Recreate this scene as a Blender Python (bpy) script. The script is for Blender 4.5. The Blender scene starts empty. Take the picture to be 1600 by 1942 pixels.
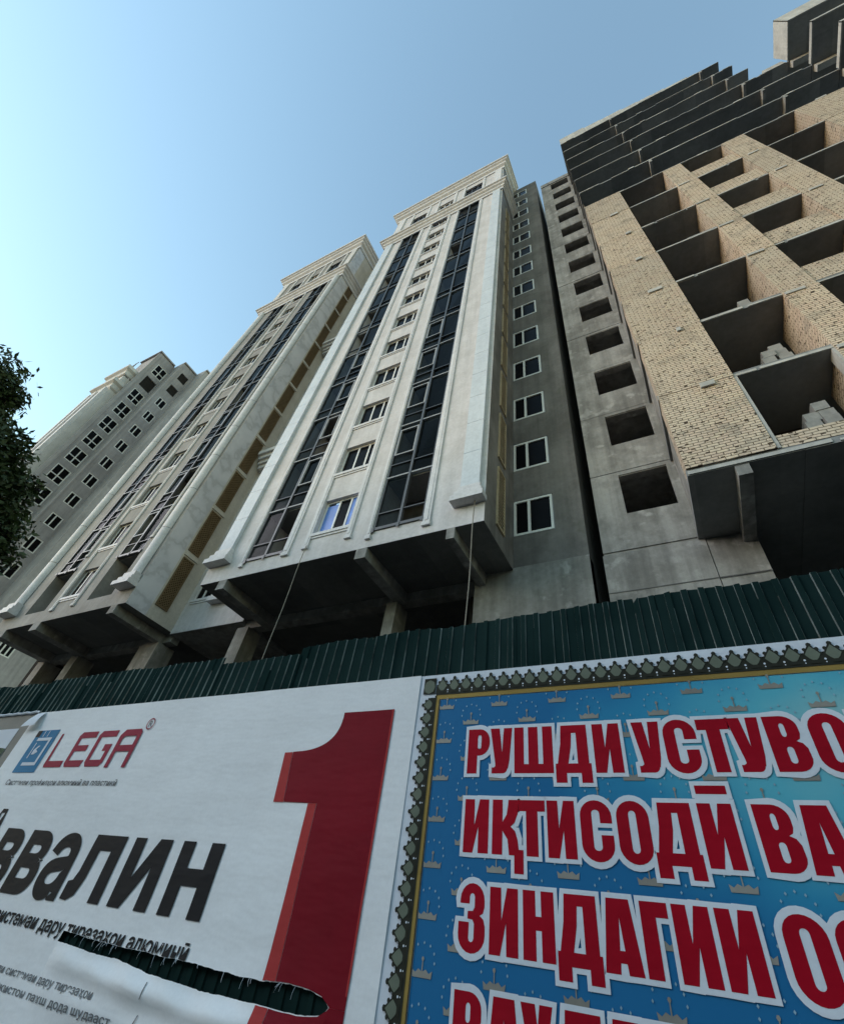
import bpy, bmesh, math, random
from mathutils import Vector, Matrix, noise as mnoise
random.seed(7)
S = bpy.context.scene
COL = S.collection

# ------------------------------------------------------------------ camera
cd = bpy.data.cameras.new("camera")
cam = bpy.data.objects.new("camera", cd)
COL.objects.link(cam)
S.camera = cam
RC = ((0.88780429, 0.44327231, 0.12374656),
      (-0.23906686, 0.673956, -0.69902099),
      (-0.39325638, 0.59101013, 0.70431274))       # rows: right, down, forward in world axes
r, d, f = [Vector(v) for v in RC]
m = Matrix((r, -d, -f)).transposed().to_4x4()
m.translation = Vector((0, 0, 1.6))
cam.matrix_world = m
FPX, CX, CY, PW, PH = 901.594, 812.003, 929.627, 1600.0, 1942.0
cd.sensor_fit = 'VERTICAL'
cd.sensor_height = 36.0
cd.sensor_width = 36.0
cd.lens = FPX / PH * 36.0
cd.shift_x = (PW / 2 - CX) / PH
cd.shift_y = (CY - PH / 2) / PH
cd.clip_start = 0.05
cd.clip_end = 3000

# ------------------------------------------------------------------ sky, sun, exposure
SUN_EL, SUN_AZ = math.radians(18), math.radians(-126)     # azimuth from +Y towards +X
w = bpy.data.worlds.new("World")
S.world = w
w.use_nodes = True
nt = w.node_tree
bg = nt.nodes["Background"]
sky = nt.nodes.new("ShaderNodeTexSky")
sky.sky_type = 'NISHITA'
sky.sun_disc = False
sky.sun_elevation = SUN_EL
sky.sun_rotation = SUN_AZ
sky.air_density = 2.0
sky.dust_density = 0.3
sky.ozone_density = 0.15
tint = nt.nodes.new("ShaderNodeMix")                      # white balance of the sky
tint.data_type = 'RGBA'
tint.blend_type = 'MULTIPLY'
tint.inputs[0].default_value = 1.0
tint.inputs[7].default_value = (0.705, 0.848, 0.975, 1)
nt.links.new(sky.outputs[0], tint.inputs[6])
nt.links.new(tint.outputs[2], bg.inputs[0])
bg.inputs[1].default_value = 0.15
sl = bpy.data.lights.new("sun", 'SUN')
sl.energy = 0.75
sl.angle = math.radians(40)
sl.color = (1.0, 0.88, 0.95)
so = bpy.data.objects.new("sun", sl)
COL.objects.link(so)
sd = Vector((math.sin(SUN_AZ) * math.cos(SUN_EL), math.cos(SUN_AZ) * math.cos(SUN_EL), math.sin(SUN_EL)))
so.rotation_euler = sd.to_track_quat('Z', 'Y').to_euler()
so.location = (-60, -20, 40)
S.view_settings.view_transform = 'Standard'
S.view_settings.look = 'None'
S.view_settings.gamma = 1.0
S.view_settings.exposure = 1.12
S.cycles.max_bounces = 8
S.cycles.transparent_max_bounces = 12

# ------------------------------------------------------------------ materials
def rgba(c):
    return (c[0], c[1], c[2], 1.0)

def base_mat(name, rough=0.8, spec=0.3, metal=0.0):
    mt = bpy.data.materials.new(name)
    mt.use_nodes = True
    n = mt.node_tree
    b = n.nodes["Principled BSDF"]
    b.inputs["Roughness"].default_value = rough
    b.inputs["Specular IOR Level"].default_value = spec
    b.inputs["Metallic"].default_value = metal
    return mt, n, b

def coord(n, scale=(1, 1, 1)):
    tc = n.nodes.new("ShaderNodeTexCoord")
    mp = n.nodes.new("ShaderNodeMapping")
    mp.inputs["Scale"].default_value = scale
    n.links.new(tc.outputs["Object"], mp.inputs["Vector"])
    return mp.outputs[0]

def noise(n, vec, scale, detail=5.0, rough=0.6):
    t = n.nodes.new("ShaderNodeTexNoise")
    t.inputs["Scale"].default_value = scale
    t.inputs["Detail"].default_value = detail
    t.inputs["Roughness"].default_value = rough
    n.links.new(vec, t.inputs["Vector"])
    return t.outputs["Fac"]

def ramp(n, fac, stops):
    r_ = n.nodes.new("ShaderNodeValToRGB")
    e = r_.color_ramp.elements
    e[0].position, e[0].color = stops[0][0], rgba(stops[0][1])
    e[1].position, e[1].color = stops[-1][0], rgba(stops[-1][1])
    for p, c in stops[1:-1]:
        k = e.new(p)
        k.color = rgba(c)
    n.links.new(fac, r_.inputs[0])
    return r_.outputs[0]

def mix(n, fac, a, b, mode='MIX'):
    x = n.nodes.new("ShaderNodeMix")
    x.data_type = 'RGBA'
    x.blend_type = mode
    for s, v in ((x.inputs[0], fac), (x.inputs[6], a), (x.inputs[7], b)):
        if isinstance(v, (int, float)):
            s.default_value = v
        elif isinstance(v, tuple):
            s.default_value = rgba(v)
        else:
            n.links.new(v, s)
    return x.outputs[2]

def bump(n, b, h, strength=0.3, dist=0.02):
    bp = n.nodes.new("ShaderNodeBump")
    bp.inputs["Strength"].default_value = strength
    bp.inputs["Distance"].default_value = dist
    n.links.new(h, bp.inputs["Height"])
    n.links.new(bp.outputs[0], b.inputs["Normal"])

def mottled(name, c1, c2, scale=0.8, rough=0.85, streak=0.0, fine=14.0, spec=0.25, bumps=0.25, c3=None, sharp=0.14):
    mt, n, b = base_mat(name, rough, spec)
    v = coord(n)
    col = ramp(n, noise(n, v, scale, 7, 0.65), [(0.5 - sharp, c1), (0.5 + sharp, c2)])
    if c3:
        col = mix(n, ramp(n, noise(n, v, scale * 2.7, 4, 0.5), [(0.58, (0, 0, 0)), (0.66, (1, 1, 1))]), col, c3)
    if streak:
        sv = coord(n, (2.2, 2.2, 0.12))
        col = mix(n, streak, col, ramp(n, noise(n, sv, 1.6, 6, 0.6), [(0.35, (0.35, 0.35, 0.35)), (0.62, (1, 1, 1))]), 'MULTIPLY')
    fn = noise(n, v, fine, 6, 0.7)
    col = mix(n, 0.35, col, ramp(n, fn, [(0.3, (0.6, 0.6, 0.6)), (0.7, (1.15, 1.15, 1.15))]), 'MULTIPLY')
    n.links.new(col, b.inputs["Base Color"])
    bump(n, b, fn, bumps, 0.02)
    return mt

def plain(name, c, rough=0.5, spec=0.4, metal=0.0, var=0.12, scale=3.0):
    mt, n, b = base_mat(name, rough, spec, metal)
    v = coord(n)
    f_ = noise(n, v, scale, 5, 0.6)
    lo = tuple(x * (1 - var) for x in c)
    hi = tuple(min(1, x * (1 + var)) for x in c)
    n.links.new(ramp(n, f_, [(0.35, lo), (0.65, hi)]), b.inputs["Base Color"])
    return mt

M = {}
M['cladding'] = mottled('beige_cladding', (0.555, 0.535, 0.53), (0.655, 0.635, 0.64), 0.7, 0.75, 0.18, 9, bumps=0.15, c3=(0.595, 0.57, 0.56), sharp=0.1)
M['cladding_grey'] = mottled('grey_cladding', (0.24, 0.23, 0.215), (0.34, 0.33, 0.31), 0.9, 0.8, 0.2, 9, bumps=0.15)
M['trim'] = mottled('white_trim', (0.61, 0.60, 0.61), (0.71, 0.70, 0.71), 1.5, 0.6, 0.12, 12, bumps=0.08)
M['pilaster'] = mottled('pale_blue_grey_panel', (0.55, 0.59, 0.63), (0.63, 0.67, 0.71), 0.8, 0.5, 0.1, 10, bumps=0.06)
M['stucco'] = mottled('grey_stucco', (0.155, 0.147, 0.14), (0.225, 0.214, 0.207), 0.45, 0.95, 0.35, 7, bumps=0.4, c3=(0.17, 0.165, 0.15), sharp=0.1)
M['concrete'] = mottled('raw_concrete', (0.25, 0.245, 0.232), (0.37, 0.365, 0.35), 0.75, 0.95, 0.45, 8, bumps=0.5, c3=(0.42, 0.415, 0.40), sharp=0.09)
M['concrete_pale'] = mottled('pale_concrete', (0.40, 0.39, 0.37), (0.55, 0.54, 0.51), 0.9, 0.9, 0.3, 9, bumps=0.25)
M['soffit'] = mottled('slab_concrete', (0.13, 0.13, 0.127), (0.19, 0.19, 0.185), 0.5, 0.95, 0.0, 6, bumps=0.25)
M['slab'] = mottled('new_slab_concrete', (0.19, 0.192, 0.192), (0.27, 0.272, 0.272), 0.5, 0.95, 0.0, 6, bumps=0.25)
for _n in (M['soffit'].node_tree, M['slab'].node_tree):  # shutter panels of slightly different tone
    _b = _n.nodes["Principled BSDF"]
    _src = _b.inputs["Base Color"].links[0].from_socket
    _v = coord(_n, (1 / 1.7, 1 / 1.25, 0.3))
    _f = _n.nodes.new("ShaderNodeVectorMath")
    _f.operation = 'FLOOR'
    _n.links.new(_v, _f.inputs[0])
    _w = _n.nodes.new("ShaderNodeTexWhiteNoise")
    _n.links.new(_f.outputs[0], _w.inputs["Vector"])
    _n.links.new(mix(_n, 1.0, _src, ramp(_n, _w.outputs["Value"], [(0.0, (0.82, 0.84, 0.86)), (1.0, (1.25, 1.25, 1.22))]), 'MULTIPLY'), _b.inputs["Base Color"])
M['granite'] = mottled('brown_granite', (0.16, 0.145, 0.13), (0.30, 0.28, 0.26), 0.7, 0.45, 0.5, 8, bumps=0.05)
M['cream'] = mottled('cream_plaster', (0.56, 0.52, 0.45), (0.65, 0.61, 0.54), 0.8, 0.8, 0.15, 10, bumps=0.1)
M['tower_grey'] = mottled('far_grey_plaster', (0.35, 0.337, 0.345), (0.45, 0.434, 0.444), 0.25, 0.9, 0.3, 3, bumps=0.1, c3=(0.375, 0.362, 0.37))
M['tower_pale'] = mottled('far_pale_trim', (0.56, 0.55, 0.54), (0.66, 0.65, 0.64), 0.5, 0.8, 0.1, 6, bumps=0.05)
M['lattice'] = plain('brown_lattice', (0.165, 0.115, 0.06), 0.6, 0.2)
M['lattice_pale'] = plain('sand_lattice', (0.46, 0.37, 0.24), 0.6, 0.2)
M['lattice_dark'] = plain('dark_lattice_back', (0.05, 0.035, 0.02), 0.9, 0.1)
M['frame'] = plain('white_window_frame', (0.72, 0.72, 0.70), 0.4, 0.4, 0, 0.05)
M['dark_frame'] = plain('dark_glazing_frame', (0.06, 0.062, 0.066), 0.45, 0.5)
M['grey_frame'] = plain('grey_glazing_rail', (0.30, 0.31, 0.32), 0.5, 0.3)
M['pane'] = plain('dark_window_pane', (0.006, 0.006, 0.007), 0.22, 0.035)
M['film'] = plain('blue_protective_film', (0.10, 0.22, 0.62), 0.3, 0.5)
M['void'] = plain('dark_interior', (0.03, 0.028, 0.026), 0.95, 0.05)  # near-black colour stands in for the shade of deep interiors
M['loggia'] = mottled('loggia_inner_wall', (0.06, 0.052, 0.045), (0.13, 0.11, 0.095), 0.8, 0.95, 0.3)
M['rope'] = plain('grey_rope', (0.30, 0.27, 0.23), 0.9, 0.1)
M['block'] = mottled('grey_block', (0.24, 0.235, 0.225), (0.34, 0.335, 0.32), 2.0)
M['asphalt'] = mottled('asphalt', (0.04, 0.04, 0.042), (0.065, 0.065, 0.066), 0.6, 0.95, 0, 30)
M['paving'] = mottled('concrete_paving', (0.24, 0.235, 0.225), (0.33, 0.325, 0.31), 0.7, 0.9, 0, 12)
M['soil'] = mottled('building_site_soil', (0.06, 0.052, 0.042), (0.10, 0.088, 0.07), 0.3, 1.0, 0, 5)
M['bark'] = mottled('tree_bark', (0.07, 0.055, 0.04), (0.13, 0.105, 0.08), 3.0, 0.95)

# marble slabs with veins
mt, n, b = base_mat('white_marble', 0.35, 0.5)
v = coord(n)
wv = n.nodes.new("ShaderNodeTexWave")
wv.inputs["Scale"].default_value = 0.55
wv.inputs["Distortion"].default_value = 9
wv.inputs["Detail"].default_value = 4
wv.inputs["Detail Scale"].default_value = 1.2
n.links.new(v, wv.inputs["Vector"])
c = ramp(n, wv.outputs["Fac"], [(0.0, (0.52, 0.52, 0.54)), (0.10, (0.62, 0.62, 0.65)), (0.6, (0.69, 0.685, 0.715))])
c = mix(n, 0.6, c, ramp(n, noise(n, v, 0.9, 5), [(0.35, (0.82, 0.84, 0.85)), (0.65, (1, 1, 1))]), 'MULTIPLY')
n.links.new(c, b.inputs["Base Color"])
M['marble'] = mt

# brick laid along x+y and z
mt, n, b = base_mat('yellow_pink_brick', 0.95, 0.15)
tc = n.nodes.new("ShaderNodeTexCoord")
sp = n.nodes.new("ShaderNodeSeparateXYZ")
n.links.new(tc.outputs["Object"], sp.inputs[0])
ad = n.nodes.new("ShaderNodeMath")
n.links.new(sp.outputs[0], ad.inputs[0])
n.links.new(sp.outputs[1], ad.inputs[1])
cb = n.nodes.new("ShaderNodeCombineXYZ")
n.links.new(ad.outputs[0], cb.inputs[0])
n.links.new(sp.outputs[2], cb.inputs[1])
wob = n.nodes.new("ShaderNodeTexNoise")
wob.inputs["Scale"].default_value = 2.2
n.links.new(cb.outputs[0], wob.inputs["Vector"])
vm = n.nodes.new("ShaderNodeVectorMath")
vm.operation = 'MULTIPLY_ADD'
n.links.new(wob.outputs["Color"], vm.inputs[0])
vm.inputs[1].default_value = (0.05, 0.05, 0)
n.links.new(cb.outputs[0], vm.inputs[2])
bt = n.nodes.new("ShaderNodeTexBrick")
n.links.new(vm.outputs[0], bt.inputs["Vector"])
bt.inputs["Scale"].default_value = 1.0
bt.inputs["Brick Width"].default_value = 0.25
bt.inputs["Row Height"].default_value = 0.088
bt.inputs["Mortar Size"].default_value = 0.011
bt.inputs["Mortar Smooth"].default_value = 0.25
bt.inputs["Bias"].default_value = 0.0
bt.inputs["Color1"].default_value = rgba((0.64, 0.545, 0.425))
bt.inputs["Color2"].default_value = rgba((0.59, 0.465, 0.375))
bt.inputs["Mortar"].default_value = rgba((0.16, 0.13, 0.10))
pv = noise(n, cb.outputs[0], 0.8, 3)
c = mix(n, ramp(n, pv, [(0.42, (0, 0, 0)), (0.58, (0.6, 0.6, 0.6))]), bt.outputs["Color"], (0.65, 0.56, 0.46), 'MIX')
oi = n.nodes.new("ShaderNodeObjectInfo")
c = mix(n, 0.8, c, ramp(n, oi.outputs["Random"], [(0.0, (0.84, 0.84, 0.84)), (0.5, (0.98, 0.96, 0.94)), (1.0, (1.10, 1.05, 1.0))]), 'MULTIPLY')
c = mix(n, ramp(n, noise(n, cb.outputs[0], 1.5, 4), [(0.55, (0, 0, 0)), (0.64, (0.55, 0.55, 0.55))]), c, (0.33, 0.29, 0.24))
c = mix(n, bt.outputs["Fac"], c, (0.16, 0.125, 0.09))
# bricks turned dark or left out
cs = n.nodes.new("ShaderNodeVectorMath")
cs.operation = 'MULTIPLY'
n.links.new(vm.outputs[0], cs.inputs[0])
cs.inputs[1].default_value = (1 / 0.085, 1 / 0.044, 1)
fl = n.nodes.new("ShaderNodeVectorMath")
fl.operation = 'FLOOR'
n.links.new(cs.outputs[0], fl.inputs[0])
wn = n.nodes.new("ShaderNodeTexWhiteNoise")
n.links.new(fl.outputs[0], wn.inputs["Vector"])
c = mix(n, ramp(n, wn.outputs["Value"], [(0.965, (0, 0, 0)), (0.97, (1, 1, 1))]), c, (0.075, 0.055, 0.04))
c = mix(n, 0.5, c, ramp(n, wn.outputs["Value"], [(0.0, (0.72, 0.72, 0.72)), (0.9, (1.12, 1.1, 1.06))]), 'MULTIPLY')
c = mix(n, 0.4, c, ramp(n, noise(n, cb.outputs[0], 18, 5), [(0.3, (0.6, 0.6, 0.6)), (0.7, (1.15, 1.15, 1.15))]), 'MULTIPLY')
n.links.new(c, b.inputs["Base Color"])
inv = n.nodes.new("ShaderNodeMath")
inv.operation = 'SUBTRACT'
inv.inputs[0].default_value = 1
n.links.new(bt.outputs["Fac"], inv.inputs[1])
bump(n, b, inv.outputs[0], 0.6, 0.015)
M['brick'] = mt

# tinted glazing that lets some light through
mt, n, b = base_mat('tinted_glazing', 0.12, 0.06)
b.inputs["Base Color"].default_value = (0.004, 0.006, 0.007, 1)
tr = n.nodes.new("ShaderNodeBsdfTransparent")
tr.inputs[0].default_value = (0.50, 0.56, 0.58, 1)
ms = n.nodes.new("ShaderNodeMixShader")
ms.inputs[0].default_value = 0.55
n.links.new(b.outputs[0], ms.inputs[1])
n.links.new(tr.outputs[0], ms.inputs[2])
v = coord(n)
bump(n, b, noise(n, v, 0.7, 2), 0.05, 0.1)
n.links.new(ms.outputs[0], n.nodes["Material Output"].inputs[0])
M['glazing'] = mt

# green painted sheet metal
mt, n, b = base_mat('green_sheet_metal', 0.5, 0.0)
v = coord(n)
c = ramp(n, noise(n, v, 1.2, 5), [(0.35, (0.009, 0.023, 0.022)), (0.65, (0.017, 0.037, 0.035))])
c = mix(n, ramp(n, noise(n, coord(n, (6, 6, 1.2)), 3, 6, 0.7), [(0.66, (0, 0, 0)), (0.78, (0.35, 0.35, 0.35))]), c, (0.06, 0.085, 0.08))
n.links.new(c, b.inputs["Base Color"])
n.links.new(ramp(n, noise(n, v, 5, 5), [(0.3, (0.34, 0.34, 0.34)), (0.7, (0.55, 0.55, 0.55))]), b.inputs["Roughness"])
M['green'] = mt
M['green_highlight'] = plain('highlight_green_fold', (0.15, 0.18, 0.175), 0.35, 0.35, 0, 0.7, 4.0)  # bright highlight on the rib flanks, put into a paler colour

# printed vinyl and inks
def vinyl(name, c, var=0.05, rough=0.65):
    mt, n, b = base_mat(name, rough, 0.10)
    v = coord(n)
    lo = tuple(x * (1 - var) for x in c)
    hi = tuple(min(1, x * (1 + var)) for x in c)
    col_ = ramp(n, noise(n, v, 1.1, 5), [(0.35, lo), (0.65, hi)])
    col_ = mix(n, 0.25, col_, ramp(n, noise(n, v, 45, 4, 0.7), [(0.3, (0.8, 0.8, 0.8)), (0.7, (1.05, 1.05, 1.05))]), 'MULTIPLY')
    n.links.new(col_, b.inputs["Base Color"])
    bump(n, b, noise(n, coord(n, (1, 1, 3.0)), 1.6, 3), 0.22, 0.05)
    return mt

M['vinyl'] = vinyl('white_vinyl', (0.82, 0.85, 0.86))
M['ink_red'] = vinyl('dark_red_ink', (0.20, 0.005, 0.015), 0.12)
M['ink_rose'] = vinyl('bright_red_ink', (0.42, 0.045, 0.045), 0.08)
M['ink_black'] = vinyl('black_ink', (0.016, 0.017, 0.02), 0.1)
M['ink_grey'] = vinyl('grey_ink', (0.17, 0.18, 0.19), 0.1)
M['ink_logo'] = vinyl('crimson_ink', (0.30, 0.025, 0.055), 0.08)
M['ink_blue'] = vinyl('logo_blue_ink', (0.03, 0.19, 0.36), 0.08)
M['ink_white'] = vinyl('white_ink', (0.66, 0.72, 0.78), 0.04)
M['ink_letter'] = vinyl('poster_red_ink', (0.34, 0.002, 0.014), 0.1)
M['ink_gold'] = vinyl('gold_ink', (0.30, 0.21, 0.06), 0.2)
M['ink_crown'] = vinyl('taupe_ink', (0.275, 0.27, 0.24), 0.2)
M['ink_star'] = vinyl('pale_star_ink', (0.26, 0.42, 0.52), 0.2)
M['ink_ornament'] = vinyl('dark_olive_ink', (0.028, 0.030, 0.022), 0.2)
M['ink_sage'] = vinyl('sage_ink', (0.14, 0.165, 0.125), 0.15)
M['ink_leaf'] = vinyl('leaf_green_ink', (0.045, 0.085, 0.05), 0.4)
M['ink_sand'] = vinyl('sand_grey_ink', (0.26, 0.255, 0.23), 0.15)

mt, n, b = base_mat('blue_poster_print', 0.6, 0.12)
tc = n.nodes.new("ShaderNodeTexCoord")
mp = n.nodes.new("ShaderNodeMapping")
n.links.new(tc.outputs["Object"], mp.inputs[0])
mp.inputs["Location"].default_value = (-0.15, 0, -0.75)      # bright area of the printed picture
mp.inputs["Scale"].default_value = (0.62, 0.0, 1.25)
ln = n.nodes.new("ShaderNodeVectorMath")
ln.operation = 'LENGTH'
nz = n.nodes.new("ShaderNodeTexNoise")
nz.inputs["Scale"].default_value = 1.6
nz.inputs["Detail"].default_value = 3
n.links.new(tc.outputs["Object"], nz.inputs["Vector"])
va = n.nodes.new("ShaderNodeVectorMath")
va.operation = 'MULTIPLY_ADD'
n.links.new(nz.outputs["Color"], va.inputs[0])
va.inputs[1].default_value = (0.55, 0.0, 0.55)
n.links.new(mp.outputs[0], va.inputs[2])
n.links.new(va.outputs[0], ln.inputs[0])
c = ramp(n, ln.outputs["Value"], [(0.12, (0.30, 0.54, 0.53)), (0.42, (0.10, 0.43, 0.54)), (0.74, (0.03, 0.25, 0.43)), (1.05 - .05, (0.014, 0.145, 0.33))])
n.links.new(c, b.inputs["Base Color"])
M['poster_blue'] = mt

mt, n, b = base_mat('dark_green_leaf', 0.5, 0.35)
oi = n.nodes.new("ShaderNodeTexCoord")
c = ramp(n, noise(n, oi.outputs["Object"], 0.9, 3), [(0.3, (0.022, 0.042, 0.016)), (0.7, (0.055, 0.088, 0.03))])
n.links.new(c, b.inputs["Base Color"])
M['leaf'] = mt

# ------------------------------------------------------------------ builders
class MB:
    def __init__(s):
        s.v, s.f, s.smooth = [], [], False
    def quad(s, a, b_, c_, d_):
        i = len(s.v)
        s.v += [a, b_, c_, d_]
        s.f.append((i, i + 1, i + 2, i + 3))
    def poly(s, pts):
        i = len(s.v)
        s.v += list(pts)
        s.f.append(tuple(range(i, i + len(pts))))
    def box(s, x0, x1, y0, y1, z0, z1):
        i = len(s.v)
        s.v += [(x0, y0, z0), (x1, y0, z0), (x1, y1, z0), (x0, y1, z0), (x0, y0, z1), (x1, y0, z1), (x1, y1, z1), (x0, y1, z1)]
        for q in ((0, 3, 2, 1), (4, 5, 6, 7), (0, 1, 5, 4), (1, 2, 6, 5), (2, 3, 7, 6), (3, 0, 4, 7)):
            s.f.append(tuple(i + k for k in q))
        return s
    def tube(s, pts, rad, seg=8):
        rings = []
        for k, p in enumerate(pts):
            p = Vector(p)
            t = (Vector(pts[min(k + 1, len(pts) - 1)]) - Vector(pts[max(k - 1, 0)])).normalized()
            a = t.cross(Vector((0, 0, 1)) if abs(t.z) < 0.9 else Vector((1, 0, 0))).normalized()
            c_ = t.cross(a)
            rr = rad[k] if isinstance(rad, (list, tuple)) else rad
            i = len(s.v)
            for q in range(seg):
                an = 2 * math.pi * q / seg
                s.v.append(tuple(p + a * math.cos(an) * rr + c_ * math.sin(an) * rr))
            rings.append(i)
        for k in range(len(rings) - 1):
            for q in range(seg):
                s.f.append((rings[k] + q, rings[k] + (q + 1) % seg, rings[k + 1] + (q + 1) % seg, rings[k + 1] + q))
        s.f.append(tuple(rings[0] + q for q in range(seg)))
        s.f.append(tuple(rings[-1] + q for q in reversed(range(seg))))
        return s
    def build_each(s, name, mat, parent):
        for k in range(0, len(s.v), 8):                     # every box of this builder becomes its own part
            q = MB()
            q.v = s.v[k:k + 8]
            q.f = [tuple(i - k for i in f_) for f_ in s.f if k <= f_[0] < k + 8]
            q.build(name, mat, parent)
    def build(s, name, mat, parent=None, label=None):
        off = world_of(parent) if parent else Vector((0, 0, 0))
        me = bpy.data.meshes.new(name)
        me.from_pydata([(x - off.x, y - off.y, z - off.z) for x, y, z in s.v], [], s.f)
        bm = bmesh.new()
        bm.from_mesh(me)
        bmesh.ops.recalc_face_normals(bm, faces=bm.faces[:])
        bm.to_mesh(me)
        bm.free()
        if s.smooth:
            for p in me.polygons:
                p.use_smooth = True
        me.materials.append(mat)
        o = bpy.data.objects.new(name, me)
        COL.objects.link(o)
        if parent:
            o.parent = parent
        if label:
            o['label'] = label
        return o

def world_of(o):
    p = Vector((0, 0, 0))
    while o:
        p += o.location
        o = o.parent
    return p

def thing(name, label, cat, loc=(0, 0, 0), group=None):
    o = bpy.data.objects.new(name, None)
    COL.objects.link(o)
    o.location = loc
    o['label'], o['category'] = label, cat
    if group:
        o['group'] = group
    return o

def tag(o, label, cat, group=None):
    o['label'], o['category'] = label, cat
    if group:
        o['group'] = group
    return o

def structure(o):
    o['kind'] = 'structure'
    return o

def copy_part(o, parent, delta):
    c_ = o.copy()
    COL.objects.link(c_)
    c_.parent = parent
    c_.location = o.location + Vector(delta)
    for ch in list(o.children):
        k = ch.copy()
        COL.objects.link(k)
        k.parent = c_
    return c_

FRONT = lambda y: (lambda u, z, dp: (u, y + dp, z))          # wall facing -Y
RIGHT = lambda x: (lambda u, z, dp: (x - dp, u, z))          # wall facing +X

def wall(mb, fn, u0, u1, z0, z1, openings=()):
    us = sorted({u0, u1, *[o[0] for o in openings], *[o[1] for o in openings]})
    zs = sorted({z0, z1, *[o[2] for o in openings], *[o[3] for o in openings]})
    for i in range(len(us) - 1):
        for j in range(len(zs) - 1):
            cu, cz = (us[i] + us[i + 1]) / 2, (zs[j] + zs[j + 1]) / 2
            if any(o[0] < cu < o[1] and o[2] < cz < o[3] for o in openings):
                continue
            mb.quad(fn(us[i], zs[j], 0), fn(us[i + 1], zs[j], 0), fn(us[i + 1], zs[j + 1], 0), fn(us[i], zs[j + 1], 0))
    for a, b_, c_, d_, dp in openings:
        mb.quad(fn(a, c_, 0), fn(b_, c_, 0), fn(b_, c_, dp), fn(a, c_, dp))
        mb.quad(fn(a, d_, 0), fn(b_, d_, 0), fn(b_, d_, dp), fn(a, d_, dp))
        mb.quad(fn(a, c_, 0), fn(a, d_, 0), fn(a, d_, dp), fn(a, c_, dp))
        mb.quad(fn(b_, c_, 0), fn(b_, d_, 0), fn(b_, d_, dp), fn(b_, c_, dp))

def wbox(mb, fn, u0, u1, z0, z1, d0, d1):
    p = [fn(u, z, dd) for dd in (d0, d1) for z in (z0, z1) for u in (u0, u1)]
    i = len(mb.v)
    mb.v += p
    for q in ((0, 1, 3, 2), (4, 5, 7, 6), (0, 1, 5, 4), (2, 3, 7, 6), (0, 2, 6, 4), (1, 3, 7, 5)):
        mb.f.append(tuple(i + k for k in q))

def make_window(fn, u0, u1, z0, z1, parent, muls=(), trans=(), depth=0.14, fw=0.07, fmat=None, pmat=None, sill=None, film=(), name='window', proud=0.0):
    """frame mesh (part) with its panes (sub-part)"""
    F = MB()
    d0, d1 = depth - proud, depth + 0.06
    wbox(F, fn, u0, u0 + fw, z0, z1, d0, d1)
    wbox(F, fn, u1 - fw, u1, z0, z1, d0, d1)
    wbox(F, fn, u0 + fw, u1 - fw, z0, z0 + fw, d0, d1)
    wbox(F, fn, u0 + fw, u1 - fw, z1 - fw, z1, d0, d1)
    for mu in muls:
        wbox(F, fn, mu - fw * 0.55, mu + fw * 0.55, z0 + fw, z1 - fw, d0 + 0.003, d1)
    for tz in trans:
        wbox(F, fn, u0 + fw, u1 - fw, tz - fw * 0.5, tz + fw * 0.5, d0 + 0.006, d1)
    o = F.build(name, fmat or M['frame'], parent)
    if sill:
        s_ = MB()
        wbox(s_, fn, u0 - sill, u1 + sill, z0 - 0.13, z0 - 0.004, -0.07, depth)
        wbox(s_, fn, u0 - sill, u1 + sill, z0 - 0.22, z0 - 0.134, -0.035, 0.02)
        s_.build('sill', M['trim'], o)
    ed = [u0 + fw] + list(muls) + [u1 - fw]
    P = MB()
    for k in range(len(ed) - 1):
        if k in film:
            continue
        P.quad(fn(ed[k], z0 + fw, depth + 0.03), fn(ed[k + 1], z0 + fw, depth + 0.03), fn(ed[k + 1], z1 - fw, depth + 0.03), fn(ed[k], z1 - fw, depth + 0.03))
    P.build('pane', pmat or M['pane'], o)
    for k in film:
        Q = MB()
        Q.quad(fn(ed[k] + 0.03, z0 + fw, depth + 0.028), fn(ed[k + 1] - 0.03, z0 + fw, depth + 0.028), fn(ed[k + 1] - 0.03, z1 - fw - 0.08, depth + 0.028), fn(ed[k] + 0.03, z1 - fw - 0.08, depth + 0.028))
        Q.build('pane', M['film'], o, 'pane under blue protective film')
    return o

def cornice(mb, x0, x1, yf, yb, prof):
    """moulding carried round the front and both sides; prof = [(outset, z)]"""
    rows = []
    for out, z in prof:
        rows.append([(x0 - out, yb, z), (x0 - out, yf - out, z), (x1 + out, yf - out, z), (x1 + out, yb, z)])
    for a, b_ in zip(rows[:-1], rows[1:]):
        for k in range(3):
            mb.quad(a[k], a[k + 1], b_[k + 1], b_[k])

def cap_block(mb, x0, x1, z0, z1, out):
    h = (z1 - z0)
    for q, (a_, b_, o_) in enumerate(((0.0, 0.30, 0.21), (0.34, 0.62, 0.13), (0.66, 1.0, 0.055))):
        mb.box(x0 - o_, x1 + o_, 9.0 - out - o_, 9.0 - 0.003, z0 + h * a_, z0 + h * b_)
    mb.box(x0 - 0.02, x1 + 0.02, 9.0 - out + 0.03, 9.0 - 0.004, z0 + 0.01, z1 - 0.01)

YF, YB, ZS = 9.0, 11.4, 10.45        # projecting fronts, recessed walls, underside of the first floor

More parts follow.
